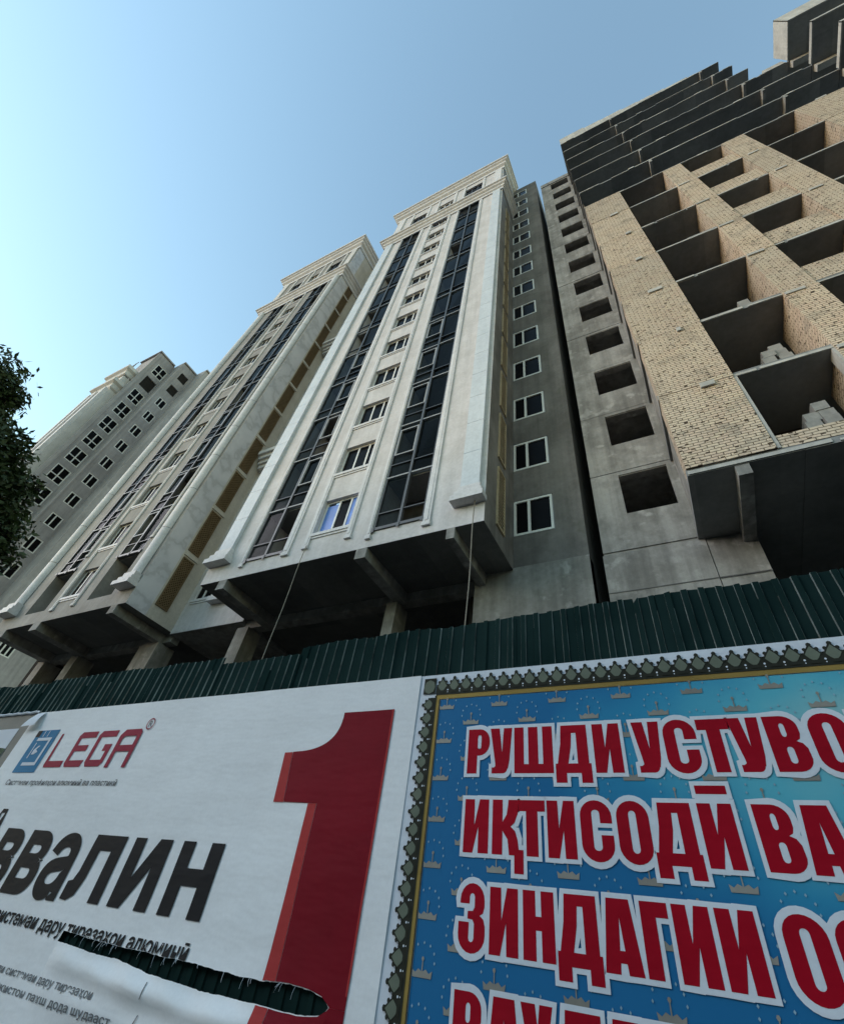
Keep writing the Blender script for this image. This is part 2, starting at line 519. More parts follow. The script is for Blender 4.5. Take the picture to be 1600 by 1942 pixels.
# ------------------------------------------------------------------ towers with glazed bays
def clad_tower(xl, xr, P, label, clad, bays, strips, win, pil, z_low, z_top, round_pil, attic, side_mat, glazed_from, sash_spec, mull_fr, name):
    T = thing(name, label, 'apartment block', ((xl + xr) / 2, YF, 0))
    fn = FRONT(YF)
    wx0, wx1 = win
    nfl = 12
    ops = []
    for bx0, bx1 in bays:
        ops.append((bx0, bx1, 11.12, z_low, 1.3))
    for k in range(nfl):
        ops.append((wx0, wx1, 11.62 + P * k, 13.22 + P * k, 0.2))
    for a0, a1, a2, a3 in attic:
        ops.append((a0, a1, a2, a3, 0.22))
    W = MB()
    wall(W, fn, xl, xr, ZS, z_top - 0.2, ops)
    W.build('front_wall', M[clad], T)
    # windows of the middle column
    first = make_window(fn, wx0, wx1, 11.62, 13.22, T, [wx0 + (wx1 - wx0) * q for q in mull_fr], depth=0.13, fw=0.065, sill=0.1)
    for k in range(1, nfl):
        copy_part(first, T, (0, 0, P * k))
    return T, first

def glazed_bay(T, bx0, bx1, z0, z1, P, sashes, side, start):
    fn = FRONT(YF)
    zf = [13.5 + P * k for k in range(14) if 13.5 + P * k < z1 - 0.3]
    mid = bx0 + (bx1 - bx0) * 0.52
    # loggia interior
    I = MB()
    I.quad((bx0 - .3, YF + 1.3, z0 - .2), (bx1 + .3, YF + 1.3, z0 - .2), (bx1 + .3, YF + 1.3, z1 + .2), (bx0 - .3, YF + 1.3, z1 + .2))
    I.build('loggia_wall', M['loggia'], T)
    Sl = MB()
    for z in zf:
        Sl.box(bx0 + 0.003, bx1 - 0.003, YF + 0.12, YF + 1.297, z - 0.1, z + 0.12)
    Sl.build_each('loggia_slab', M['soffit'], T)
    zs = [z0] + zf + [z1]
    if start:
        zs = zs[1:]
    G = MB()
    for a, b_ in zip(zs[:-1], zs[1:]):
        for u0, u1 in ((bx0 + 0.02, mid), (mid, bx1 - 0.02)):
            j = random.uniform(-0.022, 0.022)
            if random.random() < .13:
                continue
            G.quad((u0, YF + 0.05 + j, a), (u1, YF + 0.05 - j, a), (u1, YF + 0.05 + j, b_), (u0, YF + 0.05 - j, b_))
    G.build('bay_glass', M['glazing'], T)
    Fm = MB()
    zb = zs[0]
    Fm.box(mid - 0.045, mid + 0.045, YF - 0.035, YF + 0.08, zb, z1 - 0.01)
    R = MB()
    for z in zs[:-1]:
        if z > zb:
            R.box(bx0 + 0.01, bx1 - 0.01, YF - 0.02, YF + 0.06, z - 0.032, z + 0.032)
        Fm.box(bx0 + 0.015, bx1 - 0.015, YF - 0.012, YF + 0.055, z + 0.66, z + 0.70)
    Fm.box(bx0 + 0.004, bx0 + 0.06, YF - 0.01, YF + 0.07, zb, z1 - 0.01)
    Fm.box(bx1 - 0.06, bx1 - 0.004, YF - 0.01, YF + 0.07, zb, z1 - 0.01)
    Fm.box(bx0 + 0.006, bx1 - 0.006, YF - 0.05, YF + 0.09, zb - 0.06, zb + 0.05)
    for u in (bx0 + 0.03, mid, bx1 - 0.03):
        Fm.box(u - 0.05, u + 0.05, YF - 0.07, YF - 0.051, zb - 0.14, zb + 0.04)
    Fm.build('bay_frame', M['dark_frame'], T)
    R.build_each('bay_rail', M['grey_frame'], T)
    for k in sashes:
        u0, u1 = (bx0 + 0.07, mid - 0.05) if side < 0 else (mid + 0.05, bx1 - 0.07)
        z = zf[k]
        Sx = MB()
        for q in ((u0, u0 + 0.06, z + 1.2, z + 2.75), (u1 - 0.06, u1, z + 1.2, z + 2.75), (u0 + .06, u1 - .06, z + 1.2, z + 1.26), (u0 + .06, u1 - .06, z + 2.69, z + 2.75)):
            Sx.box(q[0], q[1], YF - 0.03, YF + 0.045, q[2], q[3])
        Sx.build('bay_sash', M['grey_frame'], T)

def lattice(T, X, y0, y1, z0, z1, bars_only):
    L_ = MB()
    fw = 0.06
    fn = RIGHT(X)
    for q in ((y0, y0 + fw, z0, z1), (y1 - fw, y1, z0, z1), (y0 + fw, y1 - fw, z0, z0 + fw), (y0 + fw, y1 - fw, z1 - fw, z1)):
        wbox(L_, fn, *q, -0.05, 0.02)
    a0, a1, b0, b1 = y0 + fw, y1 - fw, z0 + fw, z1 - fw
    if bars_only:
        z = b0 + 0.06
        while z < b1:
            wbox(L_, fn, a0, a1, z, z + 0.045, -0.035, -0.01)
            z += 0.13
    else:
        st = 0.14
        wd = a1 - a0
        k = -wd
        while k < (b1 - b0):
            for sg in (1, -1):
                # diagonal strips clipped to the opening
                t0, t1 = max(0.0, -k), min(wd, (b1 - b0) - k)
                if t1 - t0 < 0.03:
                    continue
                ya, yb_ = (a0 + t0, a0 + t1) if sg > 0 else (a1 - t0, a1 - t1)
                za, zb_ = b0 + k + t0, b0 + k + t1
                h = 0.034
                dd = -0.03 if sg > 0 else -0.015
                L_.poly([fn(ya, za - h, dd), fn(yb_, zb_ - h, dd), fn(yb_, zb_ + h, dd), fn(ya, za + h, dd)])
                L_.poly([fn(ya, za + h, dd), fn(yb_, zb_ + h, dd), fn(yb_, zb_ + h, dd + .012), fn(ya, za + h, dd + .012)])
            k += st
    o = L_.build('lattice_panel', M['lattice_pale' if bars_only else 'lattice'], T)
    B_ = MB()
    B_.quad(fn(y0 + .01, z0 + .01, -0.004), fn(y1 - .01, z0 + .01, -0.004), fn(y1 - .01, z1 - .01, -0.004), fn(y0 + .01, z1 - .01, -0.004))
    B_.build('lattice_back', M['lattice_dark'], o)
    return o

def finish_tower(T, xl, xr, P, clad, bays, strips, pil, z_low, z_top, round_pil, side_mat, side_back, attic, beams, lat, lat_bars, strip_mat):
    # side walls, roof, soffit
    Sd = MB()
    Sd.quad((xr, YF, ZS), (xr, YF + 1.0, ZS), (xr, YF + 1.0, z_top - .2), (xr, YF, z_top - .2))
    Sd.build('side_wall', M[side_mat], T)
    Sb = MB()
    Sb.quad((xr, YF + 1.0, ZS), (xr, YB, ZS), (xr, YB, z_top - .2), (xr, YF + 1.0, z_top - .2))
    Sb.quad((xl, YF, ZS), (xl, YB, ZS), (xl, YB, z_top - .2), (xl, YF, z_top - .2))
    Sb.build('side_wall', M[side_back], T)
    Rf = MB()
    Rf.box(xl + 0.01, xr - 0.01, YF + 0.01, 24, z_top - 0.3, z_top - 0.05)
    Rf.build('roof', M['concrete'], T)
    Sf = MB()
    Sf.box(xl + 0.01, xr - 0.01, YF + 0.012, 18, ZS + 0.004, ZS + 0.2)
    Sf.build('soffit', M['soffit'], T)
    Bm = MB()
    for b0, b1 in beams:
        Bm.box(b0, b1, YF + 0.004, YB + 0.2, ZS - 0.38, ZS + 0.003)
    Bm.box(xl + 0.02, xr - 0.02, YB + 0.2, YB + 0.6, ZS - 0.34, ZS + 0.002)
    Bm.build_each('soffit_beam', M['concrete'], T)
    # vertical trim strips with little foot blocks
    for s0, s1, zb in strips:
        St = MB()
        St.box(s0, s1, YF - 0.06, YF - 0.002, zb + 0.14, z_low - 0.12)
        St.box(s0 - 0.02, s1 + 0.02, YF - 0.085, YF - 0.002, zb, zb + 0.137)
        St.box(s0 + (s1 - s0) * 0.3, s1 - (s1 - s0) * 0.3, YF - 0.075, YF - 0.061, zb + 0.2, z_low - 0.15)
        St.build('trim_strip', M[strip_mat], T)
    for p0, p1 in pil:
        Pm = MB()
        if round_pil:
            c_, rr = (p0 + p1) / 2, (p1 - p0) / 2 - 0.04
            Pm.smooth = True
            nseg = 14
            ring = [(c_ + rr * math.cos(math.pi * q / nseg + math.pi), YF - 0.02 - rr * 0.8 * math.sin(math.pi * q / nseg)) for q in range(nseg + 1)]
            zz = [11.85] + [11.85 + 2.6 * i for i in range(1, 13)] + [z_low - 0.1]
            for za, zb_ in zip(zz[:-1], zz[1:]):
                for q in range(nseg):
                    (x1_, y1_), (x2_, y2_) = ring[q], ring[q + 1]
                    Pm.quad((x1_, y1_, za + .012), (x2_, y2_, za + .012), (x2_, y2_, zb_ - .012), (x1_, y1_, zb_ - .012))
        else:
            z = 11.85
            while z < z_low - 0.2:
                h = min(1.62, z_low - 0.1 - z)
                Pm.box(p0, p1, YF - 0.14, YF - 0.002, z + 0.012, z + h - 0.004)
                z += h
            Pm.box(p0 + 0.02, p1 - 0.02, YF - 0.125, YF - 0.003, 11.8, z_low - 0.1)
        o = Pm.build('pilaster', M['pilaster'] if not round_pil else M['trim'], T)
        Cb = MB()
        cap_block(Cb, p0, p1, 11.2, 11.86, 0.14 if not round_pil else 0.26)
        Cb.build('pilaster_base', M['trim'], o)
    # cornices
    Cn = MB()
    cornice(Cn, xl, xr, YF, YB, [(0.004, z_low - 0.25), (0.09, z_low - 0.25), (0.09, z_low + 0.15), (0.2, z_low + 0.25), (0.22, z_low + 0.5), (0.36, z_low + 0.62), (0.40, z_low + 0.8), (0.52, z_low + 0.88), (0.52, z_low + 1.1), (0.004, z_low + 1.2)])
    Cn.build('lower_cornice', M['trim'], T)
    Cn = MB()
    zt = z_top
    cornice(Cn, xl, xr, YF, YB, [(0.004, zt - 1.75), (0.08, zt - 1.75), (0.1, zt - 1.25), (0.3, zt - 1.05), (0.34, zt - 0.75), (0.48, zt - 0.62), (0.5, zt - 0.4), (0.62, zt - 0.32), (0.62, zt), (0.3, zt + 0.04), (-0.2, zt - 0.02)])
    Cn.build('top_cornice', M['trim'], T)
    At = MB()
    for a0, a1 in ((pil[0][0], pil[0][1]), (pil[-1][0], pil[-1][1])):
        At.box(a0, a1, YF - 0.1, YF - 0.003, z_low + 1.2, zt - 1.8)
    for a in attic:
        for u in (a[0] - 0.22, a[1]):
            At.box(u + 0.003, u + 0.217, YF - 0.06, YF - 0.002, z_low + 1.2, zt - 1.8)
    At.build_each('attic_pilaster', M[strip_mat], T)
    # lattice panels on the side wall
    for k in range(lat[2]):
        lattice(T, xr + 0.004, lat[0], lat[1], 11.05 + P * k, 11.05 + P * k + 2.55, lat_bars)
    if not lat_bars:
        Sp = MB()
        for k in range(1, lat[2]):
            Sp.box(xr + 0.003, xr + 0.07, lat[0] - 0.05, lat[1] + 0.1, 11.05 + P * k - 0.3, 11.05 + P * k - 0.12)
        Sp.build_each('side_ledge', M['cream'], T)

# ---- centre tower
P2 = 3.054
XL2, XR2 = -15.2, -4.0
bays2 = [(-13.28, -11.5), (-7.8, -5.98)]
attic2 = [(-13.25, -11.6, 49.6, 52.6), (-10.4, -8.8, 50.2, 52.3), (-7.7, -5.97, 49.6, 53.1)]
T2, firstw = clad_tower(XL2, XR2, P2, 'pale finished tower in the middle with one blue filmed window', 'cladding', bays2, None, (-10.36, -8.86), None, 46.9, 56.0, False, attic2, 'granite', 0, None, (0.40, 0.745), 'apartment_tower')
for ch in list(firstw.children):
    if ch.name.startswith('pane'):
        bpy.data.objects.remove(ch)
fw_ = FRONT(YF)
ed = [-10.295, -9.76, -9.243, -8.925]
for k in range(3):
    Q = MB()
    u0, u1 = ed[k], ed[k + 1]
    zt_ = 13.155 if k != 0 else 13.05
    dd = 0.16 if k != 1 else 0.17
    Q.quad(fw_(u0, 11.685, dd), fw_(u1, 11.685, dd), fw_(u1, zt_, dd), fw_(u0, zt_, dd))
    Q.build('pane', M['film'] if k != 1 else M['pane'], firstw, 'pane under blue protective film' if k != 1 else None)
for bx, sas, sd_ in ((bays2[0], (0, 1, 2, 3), 1), (bays2[1], (0, 1, 2, 3), -1)):
    glazed_bay(T2, bx[0], bx[1], 11.12, 46.85, P2, sas, sd_, False)
for a in attic2:
    make_window(FRONT(YF), a[0], a[1], a[2], a[3], T2, [a[0] + (a[1] - a[0]) * q for q in (0.35, 0.68)], [a[3] - 0.8], depth=0.12, fw=0.07, fmat=M['dark_frame'] if a[1] - a[0] > 1.62 else M['frame'])
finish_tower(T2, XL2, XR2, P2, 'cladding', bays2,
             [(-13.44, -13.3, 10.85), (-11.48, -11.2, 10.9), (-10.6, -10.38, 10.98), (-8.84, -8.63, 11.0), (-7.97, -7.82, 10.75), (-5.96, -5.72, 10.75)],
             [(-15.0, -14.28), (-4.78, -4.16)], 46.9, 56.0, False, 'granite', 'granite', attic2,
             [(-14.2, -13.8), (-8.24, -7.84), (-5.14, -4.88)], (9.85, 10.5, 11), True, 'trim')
# recessed grey wing right of the centre tower
DX0, DX1, DTOP = -4.0, -1.72, 55.3
fnB = FRONT(YB)
D = MB()
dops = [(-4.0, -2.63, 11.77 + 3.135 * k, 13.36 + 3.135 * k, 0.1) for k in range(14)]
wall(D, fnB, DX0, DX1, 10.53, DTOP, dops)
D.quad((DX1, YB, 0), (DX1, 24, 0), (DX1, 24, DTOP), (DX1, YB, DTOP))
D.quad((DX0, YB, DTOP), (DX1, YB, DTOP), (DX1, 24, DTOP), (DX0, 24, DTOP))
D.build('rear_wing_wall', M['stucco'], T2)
wd = make_window(fnB, -3.98, -2.65, 11.79, 13.34, T2, [-3.45], depth=0.02, fw=0.085, proud=0.02)
for k in range(1, 14):
    copy_part(wd, T2, (0, 0, 3.135 * k))
Bs = MB()
Bs.box(-5.25, DX1, YB - 0.02, YB + 0.5, 0, 10.52)
Bs.build('base_wall', M['concrete'], T2)
Cl = MB()
for c0, c1 in ((-8.45, -8.05), (-15.35, -14.75)):
    Cl.box(c0, c1, YB + 0.02, YB + 0.75, 0, ZS - 0.385)
Cl.build_each('ground_column', M['concrete'], T2)
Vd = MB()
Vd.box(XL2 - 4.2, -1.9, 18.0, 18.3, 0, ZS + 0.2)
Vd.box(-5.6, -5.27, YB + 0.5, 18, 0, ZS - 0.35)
Vd.build('inner_wall', M['void'], T2)  # near-black colour stands in for the shade of the interior

# ---- left clad tower
P3 = 2.95
XL3, XR3 = -29.75, -19.5
bays3 = [(-27.75, -26.05), (-22.8, -21.05)]
attic3 = [(-27.6, -26.1, 48.2, 50.8), (-25.1, -23.85, 48.9, 50.8), (-22.75, -21.1, 48.2, 51.2)]
T3, fw3 = clad_tower(XL3, XR3, P3, 'grey clad tower left of centre with white marble side and brown lattice strip', 'cladding_grey', bays3, None, (-25.1, -23.82), None, 45.4, 54.4, True, attic3, 'marble', 0, None, (0.36, 0.68), 'apartment_tower')
for bx, sas, sd_ in ((bays3[0], (0, 1, 2), 1), (bays3[1], (0, 1, 2, 3), -1)):
    glazed_bay(T3, bx[0], bx[1], 11.12, 45.35, P3, sas, sd_, True)
for a in attic3:
    make_window(FRONT(YF), a[0], a[1], a[2], a[3], T3, [a[0] + (a[1] - a[0]) * q for q in (0.35, 0.68)], [a[3] - 0.8], depth=0.12, fw=0.07, fmat=M['dark_frame'] if a[1] - a[0] > 1.4 else M['frame'])
finish_tower(T3, XL3, XR3, P3, 'cladding_grey', bays3,
             [(-25.42, -25.2, 10.95), (-23.76, -23.56, 10.95), (-26.0, -25.86, 14.2), (-20.98, -20.82, 14.2)],
             [(-29.5, -28.8), (-20.38, -19.7)], 45.4, 54.4, True, 'marble', 'cream', attic3,
             [(-26.1, -25.5), (-20.42, -20.02), (-29.0, -28.4)], (10.1, 10.75, 12), False, 'tower_pale')
# recessed wall between the two clad towers
Bt = MB()
bops = [(-19.15, -17.95, 11.95 + 3.03 * k, 13.75 + 3.03 * k, 0.12) for k in range(13)]
wall(Bt, fnB, XR3, XL2, ZS - 0.1, 53.2, bops)
Bt.quad((XR3, YB, 53.2), (XL2, YB, 53.2), (XL2, 24, 53.2), (XR3, 24, 53.2))
Bt.build('rear_wing_wall', M['cladding'], T3)
wb = make_window(fnB, -19.13, -17.97, 11.97, 13.73, T3, [-18.6], depth=0.03, fw=0.07, proud=0.02, sill=0.1)
for k in range(1, 13):
    copy_part(wb, T3, (0, 0, 3.03 * k))
Lg = MB()
for z in (20.6, 34.0):
    for i, o_ in enumerate((0.0, 0.1, 0.22, 0.34)):
        Lg.box(-19.3 - 0.0, -16.2, YB - 0.36 - o_ * 1.2, YB - 0.003, z + i * 0.28, z + i * 0.28 + 0.277)
Lg.build('bay_ledge', M['trim'], T3)
Pb = MB()
Pb.box(-17.55, -16.8, YB - 0.16, YB - 0.003, 12.2, 52.8)
o = Pb.build('pilaster', M['pilaster'], T3)
Pc = MB()
for i, q in enumerate((0.16, 0.09, 0.03)):
    Pc.box(-17.55 - q, -16.8 + q, YB - 0.18 - q, YB - 0.004, 11.5 + i * 0.24, 11.5 + i * 0.24 + 0.237)
Pc.build('pilaster_base', M['trim'], o)
Cl = MB()
for c0, c1 in ((-21.2, -20.0), (-26.4, -25.8), (-29.2, -28.6)):
    Cl.box(c0, c1, YB + 0.02, YB + 0.9, 0, ZS - 0.385)
Cl.build_each('ground_column', M['concrete'], T3)
Bb = MB()
Bb.box(XR3 + 0.02, XL2 - 0.02, YB + 0.03, YB + 0.5, ZS - 0.1, ZS + 0.1)
Bb.box(XR3 + 0.02, XL2 - 0.02, YB + 0.5, 18, ZS - 0.1, ZS + 0.1)
Bb.build('ring_beam', M['concrete'], T3)
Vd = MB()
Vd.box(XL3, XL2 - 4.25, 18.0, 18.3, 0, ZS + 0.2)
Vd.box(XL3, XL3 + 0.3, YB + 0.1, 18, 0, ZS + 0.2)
Vd.build('inner_wall', M['void'], T3)  # near-black colour stands in for the shade of the interior
Bk = MB()
Bk.quad((XL3, YB, ZS), (XL3, 24, ZS), (XL3, 24, 54), (XL3, YB, 54))
Bk.build('side_wall', M['cladding_grey'], T3)

# ---- far left tower with stepped grey side
T4 = thing('apartment_tower', 'distant grey stepped tower with rows of white framed windows at far left', 'apartment block', (-60, 14, 0))
X1, X2, X3 = -56.5, -54.5, -52.3
def side_part(X, y0, y1, ztop, ops, front_from):
    W = MB()
    wall(W, RIGHT(X), y0, y1, 0, ztop, ops)
    W.quad((front_from, y0, 0), (X, y0, 0), (X, y0, ztop), (front_from, y0, ztop))
    W.quad((front_from, y0, ztop), (X, y0, ztop), (X, y1, ztop), (front_from, y1, ztop))
    W.build('stepped_wall', M['tower_grey'], T4)
r1 = [(10.95, 12.6, 33.7 + 3.05 * k, 35.9 + 3.05 * k, 0.2) for k in range(-9, 8)]
r2 = [(13.42, 14.68, 34.55 + 3.05 * k, 36.1 + 3.05 * k, 0.2) for k in range(-9, 8)]
r3 = [(16.9, 18.2, 16.0 + 3.05 * k, 17.35 + 3.05 * k, 0.2) for k in range(0, 13)]
side_part(X1, 10.2, 12.75, 59.1, r1, -61)
side_part(X2, 12.75, 15.0, 59.1, r2, X1 - 1)
side_part(X3, 15.0, 20.5, 59.1, r3, X2 - 1)
Ed = MB()
Ed.box(X2 - 0.02, X2 + 0.25, 12.62, 12.748, 0, 58.6)
Ed.box(X1 + 0.003, X1 + 0.2, 10.0, 10.45, 0, 58.7)
for zc in (58.75,):
    Ed.box(-61, X1 + 0.18, 9.95, 12.6, zc + .37, zc + 0.6)
    Ed.box(X1, X2 + 0.18, 12.76, 14.99, zc + .37, zc + 0.6)
    Ed.box(X2, X3 + 0.18, 15.01, 20.6, zc + .37, zc + 0.6)
Ed.build('edge_trim', M['tower_grey'], T4)
def row(ops, X, muls, tr, gl):
    f0 = None
    for i, (a, b_, c_, d_, _) in enumerate(ops):
        if i in gl:
            q = MB()
            fnx = RIGHT(X)
            q.quad(fnx(a, c_, 0.19), fnx(b_, c_, 0.19), fnx(b_, d_, 0.19), fnx(a, d_, 0.19))
            q.build('dark_opening_sheet', M['void'], T4)  # dark sheet in the unglazed opening stands in for the unlit room
            continue
        if f0 is None:
            f0 = make_window(RIGHT(X), a, b_, c_, d_, T4, [a + (b_ - a) * t for t in muls], [c_ + (d_ - c_) * t for t in tr], depth=0.05, fw=0.11, proud=0.03)
            z0 = c_
        else:
            copy_part(f0, T4, (0, 0, c_ - z0))
row(r1, X1, (0.5,), (0.4,), (15,))
row(r2, X2, (0.42,), (), (15, 16))
row(r3, X3, (0.33, 0.66), (), ())
Fb = MB()
Fb.box(-61.3, -57.3, 9.2, 10.198, 0, 52.0)
Fb.build('front_wall', M['tower_pale'], T4)
Fs = MB()
for i, x in enumerate((-57.65, -58.6, -59.55, -60.4, -61.0)):
    Fs.box(x - 0.26, x + 0.26, 8.75 + 0.14 * (i % 2), 9.198, 12, 48.7)
Fs.build_each('front_pilaster', M['trim'], T4)
Fc = MB()
cornice(Fc, -61.3, -57.3, 9.2, 10.19, [(0.01, 48.8), (0.2, 49.0), (0.3, 49.6), (0.62, 49.9), (0.62, 50.4), (0.05, 50.5)])
cornice(Fc, -61.3, -57.3, 9.2, 10.19, [(0.05, 52.1), (0.2, 52.2), (0.3, 52.8), (0.6, 53.1), (0.6, 53.6), (0.05, 53.7), (-0.9, 53.65)])
Fc.build('top_cornice', M['tower_pale'], T4)
An = MB()
An.tube([(-60.0, 9.6, 53.4), (-60.0, 9.6, 57.5)], 0.07)
An.tube([(-60.7, 9.6, 57.2), (-59.5, 9.6, 57.6)], 0.05)
An.build('roof_antenna', M['grey_frame'], T4)

# ------------------------------------------------------------------ unfinished brick and concrete building
R = thing('unfinished_building', 'unfinished concrete and brick apartment block with open floors on the right', 'building', (8, YF, 0))
PR = 3.15
ZK = [ZS + PR * k for k in range(14)]
rnd = random.Random(3)
for k, z in enumerate(ZK):
    sl_ = MB()
    xe = 12.8 if k > 10 else (13.9 if k >= 8 else 30.0)
    x = 1.07
    th = 0.19 if k < 7 else 0.14
    while x < xe - 0.01:
        nx = min(xe, x + rnd.uniform(1.6, 4.5))
        if xe - nx < 0.9:
            nx = xe
        yo = YF - 0.03 + rnd.uniform(-0.022, 0.02)
        dz = rnd.uniform(-0.012, 0.012)
        sl_.box(x, nx - 0.004, yo, 17.5, z - 0.1 + dz, z - 0.1 + th + dz)
        if k >= 7 and rnd.random() < 0.55:
            u = rnd.uniform(x, nx - 0.3)
            sl_.box(u, u + rnd.uniform(0.25, 0.6), yo - rnd.uniform(0.01, 0.05), yo + 0.2, z - 0.112 + dz, z - 0.09 + th + dz)
        x = nx
    x = 1.1                                              # rough cement lips left along the edge
    while x < xe - 0.3:
        nx = min(xe - 0.02, x + rnd.uniform(0.9, 3.2))
        sl_.box(x, nx, YF - 0.05 - rnd.uniform(0, 0.02), YF + 0.02, z - 0.085, z - 0.085 + rnd.uniform(0.05, 0.11))
        x = nx + (rnd.uniform(0.2, 2.6) if k >= 7 else rnd.uniform(0, 0.15))
    so_ = sl_.build('floor_slab', M['slab'], R)
    so_.data.materials.append(M['concrete_pale'])
    for pl in so_.data.polygons:
        if pl.normal.y < -.9 and pl.center.y < -.049:
            pl.material_index = 1
# cantilever beams under the slabs
bmx = MB()
for k, z in enumerate(ZK):
    if k == 0:
        bmx.box(2.02, 2.3, YF - 0.02, YB, z - 0.42, z - 0.113)
        bmx.box(7.9, 8.2, YF - 0.02, YB, z - 0.42, z - 0.113)
        bmx.box(12.2, 12.5, YF - 0.02, YB, z - 0.42, z - 0.113)
    if k >= 8:
        for xb in (4.98, 11.48):
            bmx.box(xb, xb + 0.14, YF - 0.06, 13.0, z - 0.5, z - 0.113)
        bmx.box(1.2, 13.6, 10.9, 11.2, z - 0.45, z - 0.114)
bmx.build_each('cantilever_beam', M['concrete'], R)
# brick piers and parapets, one course per storey
bk = MB()
piers = [(1.1, 2.92), (5.1, 5.94), (7.8, 8.76), (10.9, 13.2), (16.2, 17.4), (20.5, 22.0)]
for k in range(7):
    z0, z1 = ZK[k] + (0.094 if k == 0 else -0.085), ZK[k + 1] - 0.1
    for i, (a, b_) in enumerate(piers):
        j = rnd.uniform(-0.02, 0.02)
        bk.box(a + rnd.uniform(-0.012, 0.012), b_ + rnd.uniform(-0.02, 0.02), YF - 0.088 + j * .6, YF + (1.45 if i else 0.55), z0, z1 + rnd.uniform(0, 0.008))
    z0 = ZK[k] + 0.094
    bk.box(5.96, 7.79, YF - 0.03, YF + 0.23, z0, z0 + 1.05)
    if k == 0:
        bk.box(2.95, 5.08, YF - 0.03, YF + 0.23, z0, z0 + 0.42)
        bk.box(8.78, 10.88, YF - 0.03, YF + 0.23, z0, z0 + 0.45)
bk.build_each('brick_infill', M['brick'], R)
# concrete lintel stubs in the brickwork
ls = MB()
for k in range(1, 7):
    ls.box(2.0 + 0.12 * (k % 3), 2.36 + 0.1 * (k % 2), YF - 0.15, YF - 0.02, ZK[k] - 0.26, ZK[k] - 0.07)
    ls.box(5.12, 5.6, YF - 0.13, YF + 0.2, ZK[k] - 0.24, ZK[k] - 0.113)
    ls.box(8.0, 8.4, YF - 0.13, YF + 0.2, ZK[k] - 0.24, ZK[k] - 0.113)
ls.build_each('lintel_stub', M['concrete_pale'], R)
cp = MB()
cp.box(5.02, 5.3, YF - 0.06, YF + 0.3, ZK[0] + 0.1, ZK[1] - 0.11)
cp.box(2.92, 2.99, YF - 0.06, YF + 0.1, ZK[0] + 0.1, ZK[1] - 0.11)
cp.build_each('concrete_post', M['concrete_pale'], R)
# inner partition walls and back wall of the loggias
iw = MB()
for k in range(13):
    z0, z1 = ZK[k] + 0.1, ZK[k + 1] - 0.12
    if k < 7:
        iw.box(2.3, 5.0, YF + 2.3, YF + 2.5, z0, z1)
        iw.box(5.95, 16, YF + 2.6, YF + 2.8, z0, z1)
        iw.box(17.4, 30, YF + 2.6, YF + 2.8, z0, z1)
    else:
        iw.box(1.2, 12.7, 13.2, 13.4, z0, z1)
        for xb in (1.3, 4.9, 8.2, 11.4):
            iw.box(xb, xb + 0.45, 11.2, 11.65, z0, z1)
iw.build('inner_wall', M['loggia'], R)  # darker than raw brick: shade of the bays put into the colour
# roof parapet
pp = MB()
x, h = 1.12, 2.3
while x < 11.3:
    nx = min(11.4, x + rnd.uniform(0.9, 2.2))
    pp.box(x, nx - 0.01, YF + 0.02, YF + 0.3, ZK[13] + 0.1, ZK[13] + 0.1 + h + rnd.uniform(-0.05, 0.05))
    x = nx
    h = 0.35 + 1.95 * max(0, (11.4 - x) / 10.3)
pp.build('roof_parapet', M['concrete_pale'], R)
pp = MB()
pp.box(12.9, 13.9, YF + 0.02, YF + 0.3, ZK[10] + 0.1, ZK[10] + 0.95)
pp.build('roof_parapet', M['concrete_pale'], R)
# balconies of the next wing, coming forward
wg = MB()
wgp = MB()
wgb = MB()
for k in (8, 9, 10):
    z = ZK[k]
    wg.box(13.92, 30, 7.08, YF + 4, z - 0.1, z + 0.1)
    wgp.box(13.86, 13.918, 7.03, YF - 0.1, z - 0.12, z + (0.16 if k < 10 else 2.0))
    wgp.box(13.86, 30, 7.02, 7.079, z - 0.12, z + (0.14 if k < 10 else 2.0))
    wgb.box(14.0, 30, YF - 0.02, YF + 0.3, z - 0.55, z - 0.103)
    if k < 10:
        wgb.box(16.0, 30, YF + 0.3, YF + 0.5, z + 0.1, z + PR - 0.56)
wg.build('balcony_slab', M['slab'], R)
wgp.build('balcony_edge', M['concrete_pale'], R)
wgb.build('balcony_beam', M['concrete_pale'], R)
# recessed concrete wall with open window holes
for k in range(13):
    rw = MB()
    z0 = ZK[k] if k else 10.45
    z1 = ZK[k + 1]
    yo = rnd.uniform(-0.012, 0.012)
    wall(rw, FRONT(YB + yo), -1.34, 1.16, z0 + 0.012, z1 - 0.012, [(-0.5 + rnd.uniform(-.015, .015), 0.92, 11.77 + PR * k + rnd.uniform(-.02, .02), 13.43 + PR * k, 0.28)])
    rw.build('recess_wall', M['concrete'], R)
rb = MB()
for k in range(14):
    rb.box(-1.33, 1.15, YB + 0.03, YB + 0.3, ZK[k] - 0.2, ZK[k] + 0.03)
rb.box(-1.34, 1.16, YB - 0.05, YB + 0.2, ZK[13] + 0.03, 52.25)
rb.quad((-1.34, YB + .05, 10), (-1.34, 24, 10), (-1.34, 24, 52.2), (-1.34, YB + .05, 52.2))
for k in range(14):
    rb.quad((-1.33, YB + .3, ZK[k]), (1.1, YB + .3, ZK[k]), (1.1, 20, ZK[k]), (-1.33, 20, ZK[k]))
rb.build('recess_beam', M['concrete'], R)
ri = MB()
ri.quad((1.15, YF + .6, ZS - .05), (1.15, 20, ZS - .05), (1.15, 20, ZK[13]), (1.15, YF + .6, ZK[13]))
ri.quad((-1.33, 15.5, 0), (1.15, 15.5, 0), (1.15, 15.5, 52), (-1.33, 15.5, 52))
ri.build('side_wall', M['concrete'], R)
bw = MB()
